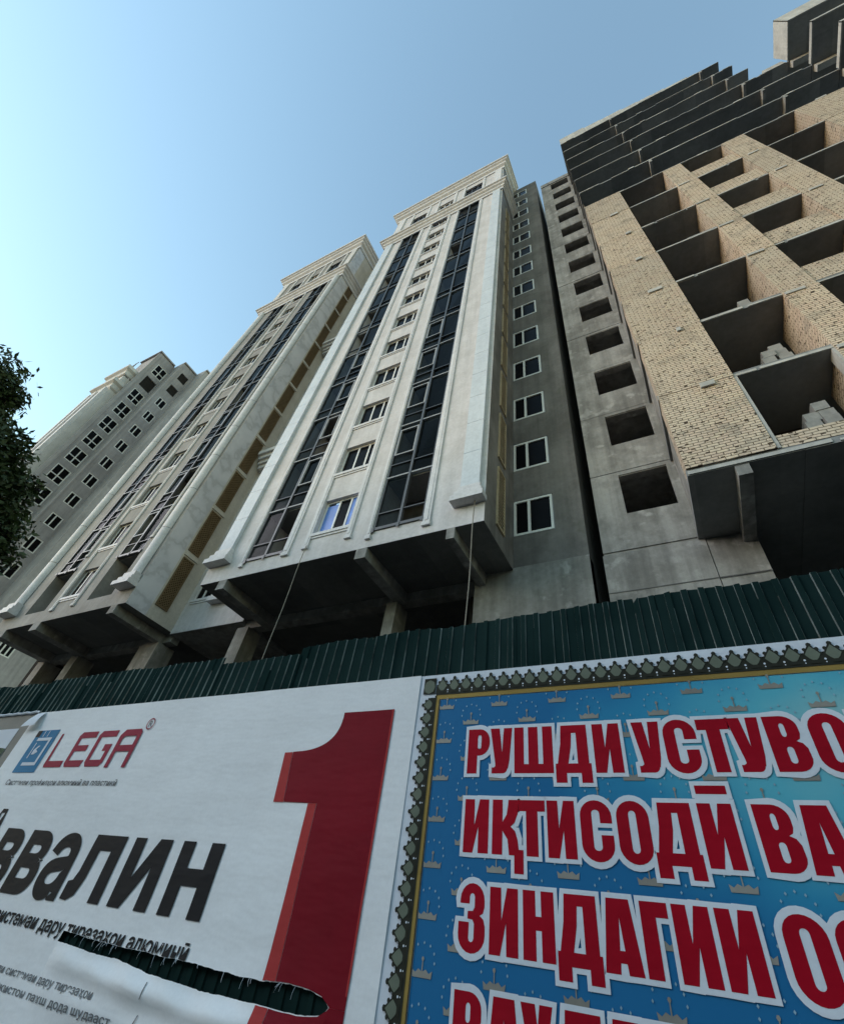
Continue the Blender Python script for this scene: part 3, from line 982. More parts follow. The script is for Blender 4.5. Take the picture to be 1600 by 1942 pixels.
bw.box(-1.36, 1.22, YB - 0.03, YB + 0.4, 0, 10.35)
bw.box(1.24, 2.32, YB - 0.01, YB + 0.4, 0, 10.33)
bw.build('base_wall', M['concrete'], R)
bl = MB()
for z in (7.6, 9.1):
    bl.box(-1.36, 2.3, YB - 0.045, YB - 0.032, z, z + 0.025)
bl.build('formwork_seam', M['soffit'], R)
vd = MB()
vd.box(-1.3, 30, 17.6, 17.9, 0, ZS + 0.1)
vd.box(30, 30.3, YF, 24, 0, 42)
vd.build('inner_wall', M['void'], R)  # near-black colour stands in for the shade of the interior
# stacks of aerated blocks standing in the loggias
for i, (x, k, lb) in enumerate(((4.3, 0, 'grey block stack in the lowest open loggia'), (4.35, 1, 'small grey block stack in the second loggia up'), (4.4, 2, 'block stack in shade in the third loggia up'))):
    bs = MB()
    z = ZK[k] + 0.1
    q = random.Random(i)
    for a in range((6, 5, 4)[i]):
        for c_ in range(2):
            if a == (6, 5, 4)[i] - 1 and c_ == 0:
                continue
            ox = q.uniform(-0.05, 0.05)
            bs.box(x - 0.42 + 0.32 * c_ + ox, x - 0.12 + 0.32 * c_ + ox, YF + 0.5 + q.uniform(-.05, .05), YF + 1.1, z + 0.003 + a * 0.302, z + a * 0.302 + 0.3)
    o = bs.build('block_stack', M['block'])
    tag(o, lb, 'block stack', 'block stacks in the open loggias')

# ------------------------------------------------------------------ ropes hanging down the centre tower
for x, ztop, lb in ((-10.36, 11.05, 'thin rope hanging down below the blue filmed window'), (-4.27, 11.3, 'thin rope hanging from the right pilaster foot')):
    rp = MB()
    pts = [(x + 0.012 * math.sin(z * 1.7), YF - 0.11 + 0.01 * math.cos(z * 2.1), z) for z in [ztop - 0.6 * i for i in range(int(ztop / 0.6) + 1)]] + [(x, YF - 0.1, 0.0)]
    rp.tube(pts, 0.014, 6)
    tag(rp.build('hanging_rope', M['rope']), lb, 'rope', 'ropes hanging down the middle tower')

# ------------------------------------------------------------------ ground
g = MB()
g.quad((-1500, -1500, -0.15), (1500, -1500, -0.15), (1500, 1500, -0.15), (-1500, 1500, -0.15))
structure(g.build('ground', M['soil']))
g = MB()
g.quad((-300, -14, -0.146), (300, -14, -0.146), (300, -3.2, -0.146), (-300, -3.2, -0.146))
structure(g.build('road', M['asphalt']))
g = MB()
g.box(-300, 300, -3.2, 2.9, -0.15, 0.0)
structure(g.build('pavement', M['paving']))
g = MB()
g.quad((-300, 2.9, -0.05), (300, 2.9, -0.05), (300, 30, -0.05), (-300, 30, -0.05))
structure(g.build('building_site', M['soil']))

# ------------------------------------------------------------------ corrugated fence
FE = thing('corrugated_fence', 'dark green corrugated metal hoarding behind the billboards', 'fence', (0, 3.03, 0))
rf = random.Random(11)
x = -27.0
fi = 0
while x < 7.0:
    wsh = rf.uniform(0.97, 1.03)
    top = 3.525 + rf.uniform(-0.012, 0.014)
    if abs(x + 4.2) < 0.6:
        top = 3.45
    lean = rf.uniform(-0.006, 0.006)
    sh = MB()
    pr = []
    pit = wsh / 10
    for q in range(10):
        for du, dy in ((0.0, 0.0), (0.56, 0.0), (0.60, -0.011), (0.93, -0.011), (0.97, 0.0)):
            pr.append((x + (q + du) * pit + rf.uniform(-.0015, .0015), 3.03 + dy + lean * (q - 4) / 2 + rf.uniform(-.0008, .0008)))
    pr.append((x + wsh + 0.02, 3.03))
    pts = pr
    lev = [0.02, 1.2, 2.4, top - 0.12, top]
    base = len(sh.v)
    for lz in lev:
        for (px_, py_) in pts:
            bow = (0.006 * math.sin(px_ * 2.1 + lz) + 0.008 * math.sin(px_ * 5.3) * math.sin(px_ * 1.7 + 1)) if lz > 2.3 else 0
            zz = lz + (0.006 * math.sin(px_ * 9) + rf.uniform(-.004, .004) - (.035 if rf.random() < .012 else 0) if lz == top else 0)
            sh.v.append((px_, py_ + bow, zz))
    npt = len(pts)
    for a in range(len(lev) - 1):
        for q in range(npt - 1):
            sh.f.append((a * npt + q, a * npt + q + 1, (a + 1) * npt + q + 1, (a + 1) * npt + q))
    so_ = sh.build('metal_sheet', M['green'], FE)
    so_.data.materials.append(M['green_highlight'])
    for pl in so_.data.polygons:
        if pl.index % (npt - 1) % 5 in (1, 3) and pl.index >= 2 * (npt - 1) and rf.random() < .93:  # painted highlight on the upper sheet only, so the tear stays dark
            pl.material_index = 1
    x += wsh
    fi += 1
rl = MB()
for z in (0.5, 1.75, 3.1):
    rl.box(-27, 7, 3.08, 3.13, z, z + 0.06)
rl.build('fence_rail', M['grey_frame'], FE)
ps = MB()
for i in range(14):
    ps.box(-26.9 + 2.5 * i, -26.82 + 2.5 * i, 3.14, 3.22, 0, 3.3)
ps.build('fence_post', M['grey_frame'], FE)

# ------------------------------------------------------------------ lettering helpers
def curve_mesh(loops, bevel=0.0):
    cu = bpy.data.curves.new('glyph', 'CURVE')
    cu.dimensions = '2D'
    cu.fill_mode = 'BOTH' if not bevel else 'NONE'
    for lp in loops:
        sp_ = cu.splines.new('POLY')
        sp_.points.add(len(lp) - 1)
        for i, (a, b_) in enumerate(lp):
            sp_.points[i].co = (a, b_, 0, 1)
        sp_.use_cyclic_u = True
    if bevel:
        cu.dimensions = '3D'
        cu.fill_mode = 'FULL'
        cu.bevel_depth = bevel
        cu.bevel_resolution = 3
    ob = bpy.data.objects.new('glyph', cu)
    COL.objects.link(ob)
    bpy.context.view_layer.update()
    dg = bpy.context.evaluated_depsgraph_get()
    me = bpy.data.meshes.new_from_object(ob.evaluated_get(dg))
    bpy.data.objects.remove(ob)
    bpy.data.curves.remove(cu)
    vs = [tuple(v_.co) for v_ in me.vertices]
    fs = [tuple(p.vertices) for p in me.polygons]
    bpy.data.meshes.remove(me)
    return vs, fs

def text_mesh(s, offset=0.0):
    cu = bpy.data.curves.new('txt', 'FONT')
    cu.body = s
    cu.size = 1.0
    cu.offset = offset
    cu.resolution_u = 4
    ob = bpy.data.objects.new('txt', cu)
    COL.objects.link(ob)
    bpy.context.view_layer.update()
    dg = bpy.context.evaluated_depsgraph_get()
    me = bpy.data.meshes.new_from_object(ob.evaluated_get(dg))
    bpy.data.objects.remove(ob)
    bpy.data.curves.remove(cu)
    vs = [tuple(v_.co) for v_ in me.vertices]
    fs = [tuple(p.vertices) for p in me.polygons]
    bpy.data.meshes.remove(me)
    return vs, fs

def fit_text(mb, s, x0, x1, zbase, zheight, y, offset=0.0, ref=None, surf=None, clip=None):
    """write s from x0 to x1; zheight is the height of `ref` (a letter) above the base line"""
    vs, fs = text_mesh(s, offset)
    rv, _ = text_mesh(ref or 'н', offset)
    hz = max(v_[1] for v_ in rv)
    mnx, mxx = min(v_[0] for v_ in vs), max(v_[0] for v_ in vs)
    bm = bmesh.new()
    bv = [bm.verts.new(q) for q in vs]
    for f_ in fs:
        try:
            bm.faces.new([bv[q] for q in f_])
        except ValueError:
            pass
    stp = 0.035 / (zheight / hz)
    for ax, lo_, hi_ in ((0, mnx, mxx), (1, -0.3, 1.0)):
        k = lo_ + stp
        while k < hi_ and zheight > .2:
            no = [0, 0, 0]
            no[ax] = 1
            co = [0, 0, 0]
            co[ax] = k
            bmesh.ops.bisect_plane(bm, geom=bm.verts[:] + bm.edges[:] + bm.faces[:], plane_co=co, plane_no=no)
            k += stp
    bm.verts.index_update()
    vs = [tuple(q.co) for q in bm.verts]
    fs = [tuple(q.index for q in f_.verts) for f_ in bm.faces]
    bm.free()
    i = len(mb.v)
    for a, b_, _c in vs:
        px_ = x0 + (a - mnx) / (mxx - mnx) * (x1 - x0)
        pz_ = zbase + b_ / hz * zheight
        if clip:
            pz_ = max(pz_, clip(px_))
        yy = surf(px_, pz_) if surf else 0.0
        mb.v.append((px_, y + yy, pz_))
    mb.f += [tuple(i + q for q in f_) for f_ in fs]

def put(mb, loops, x0, z0, sc, y, bevel=0.0, flat=0.06):
    vs, fs = curve_mesh(loops, bevel)
    i = len(mb.v)
    for a, b_, c_ in vs:
        mb.v.append((x0 + a * sc, y + c_ * flat * sc, z0 + b_ * sc))
    mb.f += [tuple(i + q for q in f_) for f_ in fs]

def arc(cx, cz, rx, rz, a0, a1, nn=6):
    return [(cx + rx * math.cos(math.radians(a0 + (a1 - a0) * q / nn)), cz + rz * math.sin(math.radians(a0 + (a1 - a0) * q / nn))) for q in range(nn + 1)]

def rrect(x0, x1, z0, z1, rx, rz, nn=6):
    return arc(x1 - rx, z1 - rz, rx, rz, 0, 90, nn) + arc(x0 + rx, z1 - rz, rx, rz, 90, 180, nn) + arc(x0 + rx, z0 + rz, rx, rz, 180, 270, nn) + arc(x1 - rx, z0 + rz, rx, rz, 270, 360, nn)

s_ = 0.235
def glyph(ch):
    s = s_
    if ch in 'ИӢ':
        W = .585
        return [[(0, 0), (0, 1), (s, 1), (s + .01, .5), (W - s + .01, 1), (W, 1), (W, 0), (W - s, 0), (W - s - .01, .47), (s - .01, 0)]], W
    if ch == 'Р':
        W = .57
        return [[(0, 0), (0, 1), (.3, 1)] + arc(.3, .72, .27, .28, 85, 0, 6) + arc(.3, .66, .27, .27, 0, -85, 6) + [(s + .02, .39), (s + .02, 0)], rrect(s + .02, .35, .53, .87, .05, .08, 4)], W
    if ch == 'У':
        W = .56
        return [[(0, 1), (.235, 1), (.305, .45), (.345, 1), (W, 1), (.49, .28), (.45, .1)] + arc(.33, .12, .11, .12, -10, -90, 4) + [(.05, 0), (.05, .125), (.1, .125), (.14, .155), (.135, .22)]], W
    if ch == 'Ш':
        W, g_ = .925, .11
        return [[(0, 0), (0, 1), (s, 1), (s, .19), (s + g_, .19), (s + g_, 1), (2 * s + g_, 1), (2 * s + g_, .19), (2 * s + 2 * g_, .19), (2 * s + 2 * g_, 1), (W, 1), (W, 0)]], W
    if ch == 'Д':
        W = .79
        return [[(0, -.19), (0, .19), (.05, .19), (.13, .6), (.16, 1), (.745, 1), (.745, .19), (.79, .19), (.79, -.19), (.56, -.19), (.56, 0), (.24, 0), (.24, -.19)], [(.29, .19), (.5, .19), (.5, .83), (.395, .83), (.37, .55)]], W
    if ch == 'С':
        W = .63
        return [[(W, .62)] + arc(W / 2, .74, W / 2, .28, 0, 180, 12) + arc(W / 2, .26, W / 2, .28, 180, 360, 12) + [(W, .42), (W - s, .42)] + arc(W / 2, .22, W / 2 - s, .06, 0, -180, 6) + arc(W / 2, .79, W / 2 - s, .06, 180, 0, 6) + [(W - s, .62)]], W
    if ch == 'О':
        W = .61
        return [arc(W / 2, .74, W / 2, .28, 0, 180, 12) + arc(W / 2, .26, W / 2, .28, 180, 360, 12), rrect(s, W - s, .15, .85, (W - 2 * s) / 2.02, .07, 4)], W
    if ch == 'Т':
        W = .585
        return [[(0, 1), (W, 1), (W, .79), (.42, .79), (.42, 0), (.165, 0), (.165, .79), (0, .79)]], W
    if ch == 'В':
        W = .6
        return [[(0, 0), (0, 1), (.3, 1)] + arc(.3, .78, .25, .22, 88, 0, 6) + [(.55, .66), (.52, .57), (.45, .53), (.54, .49), (.59, .4)] + arc(.34, .24, .26, .24, 10, -88, 6), rrect(s + .01, .335, .61, .86, .045, .06, 4), rrect(s + .01, .36, .14, .43, .05, .06, 4)], W
    if ch == 'Қ':
        W = .7
        return [[(0, 0), (0, 1), (s, 1), (s, .58), (.33, .72), (.36, .9), (.37, 1), (.61, 1), (.58, .74), (.51, .57), (.42, .5), (.52, .42), (.575, .27), (.6, .1), (.7, .1), (.7, -.3), (.5, -.3), (.5, 0), (.385, 0), (.35, .27), (s, .42), (s, 0)]], W
    if ch == 'З':
        W = .57
        return [[(.02, .7), (.02, .76)] + arc(.285, .76, .265, .27, 180, 0, 10) + [(.55, .66), (.52, .57), (.45, .53), (.53, .48), (.565, .38)] + arc(.285, .24, .285, .27, 0, -180, 10) + [(0, .42), (.225, .42), (.225, .2)] + arc(.28, .19, .055, .06, 180, 360, 4) + [(.335, .4), (.3, .46), (.19, .47), (.19, .585), (.3, .595), (.335, .65)] + arc(.28, .81, .055, .06, 0, 180, 4) + [(.225, .7)]], W
    if ch == 'Н':
        W = .61
        return [[(0, 0), (0, 1), (.25, 1), (.25, .62), (W - .25, .62), (W - .25, 1), (W, 1), (W, 0), (W - .25, 0), (W - .25, .42), (.25, .42), (.25, 0)]], W
    if ch == 'А':
        W = .635
        return [[(0, 0), (.115, 1), (.51, 1), (W, 0), (.385, 0), (.37, .14), (.265, .14), (.25, 0)], [(.275, .3), (.36, .3), (.315, .74)]], W
    if ch == 'Г':
        W = .455
        return [[(0, 0), (0, 1), (W, 1), (W, .79), (.25, .79), (.25, 0)]], W
    if ch in 'ХҲ':
        W = .57
        return [[(0, 1), (.26, 1), (.3, .72), (.34, 1), (W, 1), (.46, .5), (W, 0), (.32, 0), (.28, .28), (.24, 0), (0, 0), (.12, .5)]], W
    return [[(0, 0), (0, .3), (.3, .3), (.3, 0)]], .3

# ------------------------------------------------------------------ blue slogan poster
PB = thing('slogan_poster', 'blue printed banner with big red Cyrillic slogan and ornamental border', 'banner', (1.0, 3.0, 2.2))
YP = 3.0
bd = MB()
bd.box(-1.80, 4.2, YP, YP + 0.006, 0.35, 3.114)
bd.build('banner_sheet', M['ink_white'], PB)
bd = MB()
bd.quad((-1.585, YP - .003, 0.5), (4.05, YP - .003, 0.5), (4.05, YP - .003, 2.93), (-1.585, YP - .003, 2.93))
bd.build('printed_picture', M['poster_blue'], PB)
gd = MB()
for a in ((-1.622, 4.09, 2.934, 2.968), (-1.622, 4.09, 0.46, 0.496)):
    gd.quad((a[0], YP - .006, a[2]), (a[1], YP - .006, a[2]), (a[1], YP - .006, a[3]), (a[0], YP - .006, a[3]))
for a in ((-1.622, -1.588), (4.053, 4.09)):
    gd.quad((a[0], YP - .006, 0.497), (a[1], YP - .006, 0.497), (a[1], YP - .006, 2.933), (a[0], YP - .006, 2.933))
gd.build('gold_line', M['ink_gold'], PB)
gd2 = MB()
for a in ((-1.622, 4.09, 2.962, 2.972),):
    gd2.quad((a[0], YP - .008, a[2]), (a[1], YP - .008, a[2]), (a[1], YP - .008, a[3]), (a[0], YP - .008, a[3]))
gd2.quad((-1.628, YP - .008, .5), (-1.616, YP - .008, .5), (-1.616, YP - .008, 2.96), (-1.628, YP - .008, 2.96))
gd2.quad((-1.593, YP - .008, .5), (-1.587, YP - .008, .5), (-1.587, YP - .008, 2.93), (-1.593, YP - .008, 2.93))
gd2.build('gold_line', M['ink_ornament'], PB)
# ornamental border of pointed leaves, pearls and dark scrolls
od, og, op_ = MB(), MB(), MB()
def disc(mb, fnp, u, v_, r_, y, nn=8):
    mb.poly([fnp(u + r_ * math.cos(2 * math.pi * q / nn), v_ + r_ * math.sin(2 * math.pi * q / nn), y) for q in range(nn)])
def ornament(fnp, u0, cnt, pitch):
    for i in range(cnt):
        u = u0 + i * pitch
        j = 0.0004 * (i % 2)
        od.poly([fnp(u + a * pitch, b_, YP - .0062 - j) for a, b_ in ((-.52, .0), (.52, .0), (.52, .05), (.40, .062), (.33, .08), (.2, .09), (.1, .104), (0, .122), (-.1, .104), (-.2, .09), (-.33, .08), (-.40, .062), (-.52, .05))])
        for sg in (-1, 1):
            disc(od, fnp, u + sg * .30 * pitch, .083, .0105, YP - .0072)
            disc(od, fnp, u + sg * .44 * pitch, .058, .008, YP - .0074)
        disc(od, fnp, u, .108, .0125, YP - .0076)
        og.poly([fnp(u + a * pitch, b_, YP - .0086) for a, b_ in ((0, .014), (.22, .032), (.38, .053), (.2, .078), (0, .1), (-.2, .078), (-.38, .053), (-.22, .032))])
        disc(op_, fnp, u + .5 * pitch, .024, .0055, YP - .0092)
        disc(op_, fnp, u + .5 * pitch, .008, .0035, YP - .0092)
        od.poly([fnp(u + a * pitch, b_, YP - .0094) for a, b_ in ((-.3, .004), (.3, .004), (.12, .022), (-.12, .022))])
ornament(lambda u, v_, y: (u, y, 2.972 + v_), -1.579, 60, .0912)
ornament(lambda u, v_, y: (-1.628 - v_ * .83, y, u), 2.9, 26, -.0912)
od.quad((-1.728, YP - .0061, 2.975), (-1.632, YP - .0061, 2.975), (-1.632, YP - .0061, 3.088), (-1.728, YP - .0061, 3.088))
og.poly([(-1.68 + .045 * math.cos(t), YP - .0088, 3.025 + .05 * math.sin(t)) for t in [math.pi / 4 * q for q in range(8)]])
od.build('border_ornament', M['ink_ornament'], PB)
og.build('border_leaf', M['ink_sage'], PB)
op_.build('border_pearl', M['ink_white'], PB)
# repeated crown motif with an arc of seven stars
cr, st = MB(), MB()
for rw_ in range(11):
    for cc in range(15):
        for (ox, oz, dy) in ((-1.53 + .38 * cc, 2.862 - .216 * rw_, 0), (-1.345 + .38 * cc, 2.755 - .216 * rw_, .0004)):
            if oz < .56 or ox > 3.9:
                continue
            y = YP - .0055 - dy
            Wc = .052
            cr.poly([(ox - Wc, y, oz), (ox + Wc, y, oz), (ox + Wc * 1.08, y, oz + .028), (ox + Wc * .72, y, oz + .017), (ox + Wc * .4, y, oz + .031), (ox, y, oz + .021), (ox - Wc * .4, y, oz + .031), (ox - Wc * .72, y, oz + .017), (ox - Wc * 1.08, y, oz + .028)])
            cr.poly([(ox - .003, y - .0003, oz + .02), (ox + .003, y - .0003, oz + .02), (ox + .0022, y - .0003, oz + .062), (ox - .0022, y - .0003, oz + .062)])
            cr.poly([(ox + .0075 * math.cos(t), y - .0006, oz + .068 + .009 * math.sin(t)) for t in [math.pi / 3 * q for q in range(6)]])
            for q in range(7):
                t = math.radians(-8 + 196 * q / 6)
                sx, sz = ox + .066 * math.cos(t), oz + .065 + .062 * math.sin(t)
                st.poly([(sx + .0048 * math.cos(u), y, sz + .007 * math.sin(u)) for u in [math.pi / 2 * p for p in range(4)]])
cr.build('crown_motif', M['ink_crown'], PB)
st.build('star_motif', M['ink_star'], PB)
# slogan
H = 0.254
rows_ = [
    (2.466, [('Р', -1.351), ('У', -1.202), ('Ш', -1.047), ('Д', -.80), ('И', -.578), ('У', -.361), ('С', -.205), ('Т', -.034), ('У', .113), ('В', .274), ('О', .455), ('Р', .64)]),
    (2.077, [('И', -1.347), ('Қ', -1.176), ('Т', -1.023), ('И', -.864), ('С', -.688), ('О', -.505), ('Д', -.342), ('Ӣ', -.121), ('В', .11), ('А', .274), ('З', .52), ('И', .69)]),
    (1.686, [('З', -1.347), ('И', -1.179), ('Н', -1.005), ('Д', -.84), ('А', -.631), ('Г', -.455), ('И', -.321), ('И', -.15), ('О', .085), ('С', .262), ('О', .435), ('И', .61), ('Ш', .78), ('Т', 1.03), ('А', 1.2)]),
    (1.296, [('В', -1.347), ('А', -1.18), ('Ҳ', -1.022), ('Д', -.864), ('А', -.655), ('Т', -.49), ('И', -.32)]),
]
red, wht = MB(), MB()
for zb, ls_ in rows_:
    for i, (ch, x0) in enumerate(ls_):
        lp, W = glyph(ch)
        put(red, lp, x0, zb, H, YP - .0082 - .0003 * (i % 2))
        put(wht, lp, x0, zb, H, YP - .0073, bevel=.105, flat=.012)
        if ch == 'Ӣ':
            mc = [[(.035, 1.155), (.035, 1.3), (.575, 1.3), (.575, 1.155)]]
            put(red, mc, x0, zb, H, YP - .0082)
            put(wht, mc, x0, zb, H, YP - .0073, bevel=.105, flat=.012)
            wht.quad((x0, YP - .0076, zb + .25), (x0 + .148, YP - .0076, zb + .25), (x0 + .148, YP - .0076, zb + .31), (x0, YP - .0076, zb + .31))
red.build('slogan_lettering', M['ink_letter'], PB)
wht.build('lettering_outline', M['ink_white'], PB)

# ------------------------------------------------------------------ white window-profile billboard with a torn slit
AB = thing('torn_billboard', 'white vinyl billboard with a big dark red 1 and a long torn slit', 'billboard', (-4.2, 3.0, 1.8))
SU = [(-4.433, 1.414), (-4.42, 1.471), (-4.184, 1.463), (-3.893, 1.454), (-3.503, 1.453), (-3.107, 1.448), (-2.751, 1.443), (-2.506, 1.438), (-2.313, 1.448), (-2.168, 1.446), (-2.072, 1.427), (-2.041, 1.398)]
SLo = [(-4.433, 1.414), (-4.278, 1.408), (-4.007, 1.4), (-3.66, 1.385), (-3.236, 1.362), (-2.864, 1.347), (-2.512, 1.352), (-2.315, 1.349), (-2.148, 1.354), (-2.07, 1.368), (-2.041, 1.398)]
def lerp(pl, x, fray=True):
    if x <= pl[0][0]:
        return pl[0][1]
    if x >= pl[-1][0]:
        return pl[-1][1]
    jit = 0.0
    if fray:
        e_ = min(1, (x - pl[0][0]) * 8, (pl[-1][0] - x) * 8)
        jit = e_ * (.008 * mnoise.noise((x * 3.1, len(pl), 0)) + .004 * mnoise.noise((x * 11, len(pl), 3)) + .003 * mnoise.noise((x * 37, len(pl), 7)))
    for (a, za), (b_, zb) in zip(pl[:-1], pl[1:]):
        if a <= x <= b_:
            return za + (zb - za) * (x - a) / max(1e-6, b_ - a) + jit
    return pl[-1][1]
def slit_w(x):
    if x < -4.433 or x > -2.041:
        return 0.0
    return max(0.0, math.sin(math.pi * (x + 4.433) / 2.392)) ** 0.6
def wave(x, z):
    return 0.004 * math.sin(x * 2.3 + z * 1.7) + 0.0025 * math.sin(z * 9 + x * 3.1) * math.exp(-((z - 1.6) / .35) ** 2)
def surf_up(x, z):
    return -0.004 - abs(wave(x, z)) - 0.010 * slit_w(x) * math.exp(-(max(0, z - lerp(SU, x, False)) / .08))
def surf_lo(x, z):
    dz = max(0.0, lerp(SLo, x, False) - z)
    wv_ = slit_w(x)
    curl = wv_ * (0.05 * math.exp(-((dz - .085) / .055) ** 2) + 0.03 * math.exp(-((dz - .23) / .07) ** 2) + 0.010 * math.sin(x * 7 + dz * 12) * math.exp(-(dz / .2) ** 2) + 0.006 * math.sin(x * 17 - dz * 25) * math.exp(-(dz / .12) ** 2))
    return -0.004 - abs(wave(x, z)) - curl
LX0, LX1, LZ0, LZ1 = -6.80, -1.762, 0.4, 3.116
vb = MB()
vb.smooth = True
xs = sorted({LX0 + (LX1 - LX0) * i / 330 for i in range(331)} | {p[0] for p in SU + SLo})
def left_edge(z):
    return LX0
rows_u = [i / 26 for i in range(27)]
grid = []
def zsplit(x, lo):
    base = 1.414 if x < -4.433 else (1.398 if x > -2.041 else None)
    return base if base is not None else (lerp(SLo, x) if lo else lerp(SU, x))
for lo in (False, True):
    idx = {}
    for i, x in enumerate(xs):
        zs_ = zsplit(x, lo)
        for j, t in enumerate(rows_u):
            tt = t ** 1.8
            z = zs_ + (LZ1 - zs_) * tt if not lo else zs_ - (zs_ - LZ0) * tt
            yy = surf_lo(x, z) if lo else surf_up(x, z)
            idx[i, j] = len(vb.v)
            vb.v.append((x, YP + yy, z))
    for i in range(len(xs) - 1):
        for j in range(len(rows_u) - 1):
            # peeled upper left corner
            zmid = vb.v[idx[i, j]][2]
            if not lo:
                q = (xs[i] + xs[i + 1]) / 2
                if q < -6.60 and zmid > 2.96 + (q + 6.80) * 0.75:
                    continue
            vb.f.append((idx[i, j], idx[i + 1, j], idx[i + 1, j + 1], idx[i, j + 1]))
vb.build('vinyl_sheet', M['vinyl'], AB)
# folded corner of the sheet
fc = MB()
fc.smooth = True
nn = 8
FA, FB, FC_, FD = (-6.60, 3.112), (-6.76, 3.105), (-6.57, 2.955), (-6.83, 2.945)
for i in range(nn):
    for j in range(4):
        def P_(u, v_):
            tx_ = FA[0] + (FB[0] - FA[0]) * v_
            tz_ = FA[1] + (FB[1] - FA[1]) * v_
            bx_ = FC_[0] + (FD[0] - FC_[0]) * v_
            bz_ = FC_[1] + (FD[1] - FC_[1]) * v_
            return (tx_ + (bx_ - tx_) * u, YP - .014 - .055 * u ** 1.5 - .02 * math.sin(math.pi * u), tz_ + (bz_ - tz_) * u)
        fc.quad(P_(i / nn, j / 4), P_((i + 1) / nn, j / 4), P_((i + 1) / nn, (j + 1) / 4), P_(i / nn, (j + 1) / 4))
fc.build('folded_corner', M['ink_white'], AB)

def print_poly(mb, poly, lo=False, lift=0.004):
    """printed shape laid on the billboard's surface, cut fine enough to follow it"""
    bm = bmesh.new()
    vs, fs = curve_mesh([poly])
    bv = [bm.verts.new((a, 0, b_)) for a, b_, _ in vs]
    for f_ in fs:
        try:
            bm.faces.new([bv[q] for q in f_])
        except ValueError:
            pass
    xs_ = [a for a, _, _ in vs]
    zs_ = [b_ for _, b_, _ in vs]
    for k in range(1, int((max(xs_) - min(xs_)) / .06) + 1):
        bmesh.ops.bisect_plane(bm, geom=bm.verts[:] + bm.edges[:] + bm.faces[:], plane_co=(min(xs_) + .06 * k, 0, 0), plane_no=(1, 0, 0))
    zst = .02 if lo else .06
    for k in range(1, int((max(zs_) - min(zs_)) / zst) + 1):
        bmesh.ops.bisect_plane(bm, geom=bm.verts[:] + bm.edges[:] + bm.faces[:], plane_co=(0, 0, min(zs_) + zst * k), plane_no=(0, 0, 1))
    bm.verts.index_update()
    i = len(mb.v)
    for v_ in bm.verts:
        x, z = v_.co.x, v_.co.z
        mb.v.append((x, YP + (surf_lo(x, z) if lo else surf_up(x, z)) - lift, z))
    for f_ in bm.faces:
        mb.f.append(tuple(i + q.index for q in f_.verts))
    bm.free()

def su_seg(a, b_, lo=False, nn=8):
    pl = SLo if lo else SU
    e = -0.004 if lo else 0.004
    return [(a + (b_ - a) * q / nn, lerp(pl, a + (b_ - a) * q / nn) + e) for q in range(nn + 1)]

one_d, one_l = MB(), MB()
def bez(p0, p1, p2, p3, nn=16):
    return [tuple(((1 - t) ** 3 * a + 3 * (1 - t) ** 2 * t * b_ + 3 * (1 - t) * t * t * c_ + t ** 3 * d_) for a, b_, c_, d_ in zip(p0, p1, p2, p3)) for t in [q / nn for q in range(nn + 1)]]
curve_top = bez((-2.386, 2.883), (-2.372, 2.70), (-2.50, 2.622), (-2.74, 2.619))
print_poly(one_d, [(-1.946, 2.884)] + curve_top + [(-2.776, 2.617), (-2.73, 2.294), (-2.435, 2.29), (-2.425, 1.9)] + su_seg(-2.412, -2.05) + [(-2.035, 1.399), (-1.937, 1.399), (-1.937, 1.95)])
print_poly(one_d, su_seg(-2.412, -2.05, True) + [(-2.035, 1.3985), (-1.936, 1.3985), (-1.936, 0.78), (-2.405, 0.78)], lo=True)
print_poly(one_l, [(-2.779, 2.615), (-2.855, 2.614), (-2.825, 2.293), (-2.733, 2.293)])
print_poly(one_l, [(-2.511, 2.289), (-2.438, 2.289), (-2.428, 1.9)] + su_seg(-2.415, -2.504, nn=3) + [(-2.505, 1.9)])
print_poly(one_l, su_seg(-2.504, -2.415, True, 3) + [(-2.41, 0.78), (-2.504, 0.78)], lo=True)
one_d.build('figure_one', M['ink_red'], AB)
one_l.build('figure_bevel', M['ink_rose'], AB)
hl = MB()
print_poly(hl, [(-1.946, 2.884), (-1.937, 1.95), (-1.937, 1.45), (-1.949, 1.45), (-1.95, 1.95), (-1.96, 2.884)], lift=.006)
hl.build('figure_bevel', M['ink_rose'], AB)
tx = MB()
su = lambda x, z: surf_up(x, z) - .005
for s, a, b_ in (('А', -6.37, -5.96), ('в', -5.925, -5.555), ('в', -5.50, -5.115), ('а', -5.075, -4.71), ('л', -4.66, -4.19), ('и', -4.09, -3.665), ('н', -3.55, -3.135)):
    if s in 'лин':
        w_ = .128
        if s == 'н':
            pg = [(a, 1.63), (a, 2.035), (a + w_, 2.035), (a + w_, 1.885), (b_ - w_, 1.885), (b_ - w_, 2.035), (b_, 2.035), (b_, 1.63), (b_ - w_, 1.63), (b_ - w_, 1.79), (a + w_, 1.79), (a + w_, 1.63)]
        elif s == 'и':
            pg = [(a, 1.63), (a, 2.035), (a + w_, 2.035), (a + w_, 1.80), (b_ - w_ - .01, 2.035), (b_, 2.035), (b_, 1.63), (b_ - w_, 1.63), (b_ - w_, 1.865), (a + w_ + .01, 1.63)]
        else:
            pg = [(a, 1.63), (a, 1.735), (a + .05, 1.745), (a + .075, 1.80), (a + .09, 2.035), (b_, 2.035), (b_, 1.63), (b_ - w_, 1.63), (b_ - w_, 1.935), (a + .205, 1.935), (a + .19, 1.76), (a + .15, 1.66), (a + .08, 1.625)]
        print_poly(tx, pg, lift=.005)
        continue
    fit_text(tx, s, a, b_, 1.63, .405 if s != 'А' else .55, YP, .032, s, su)
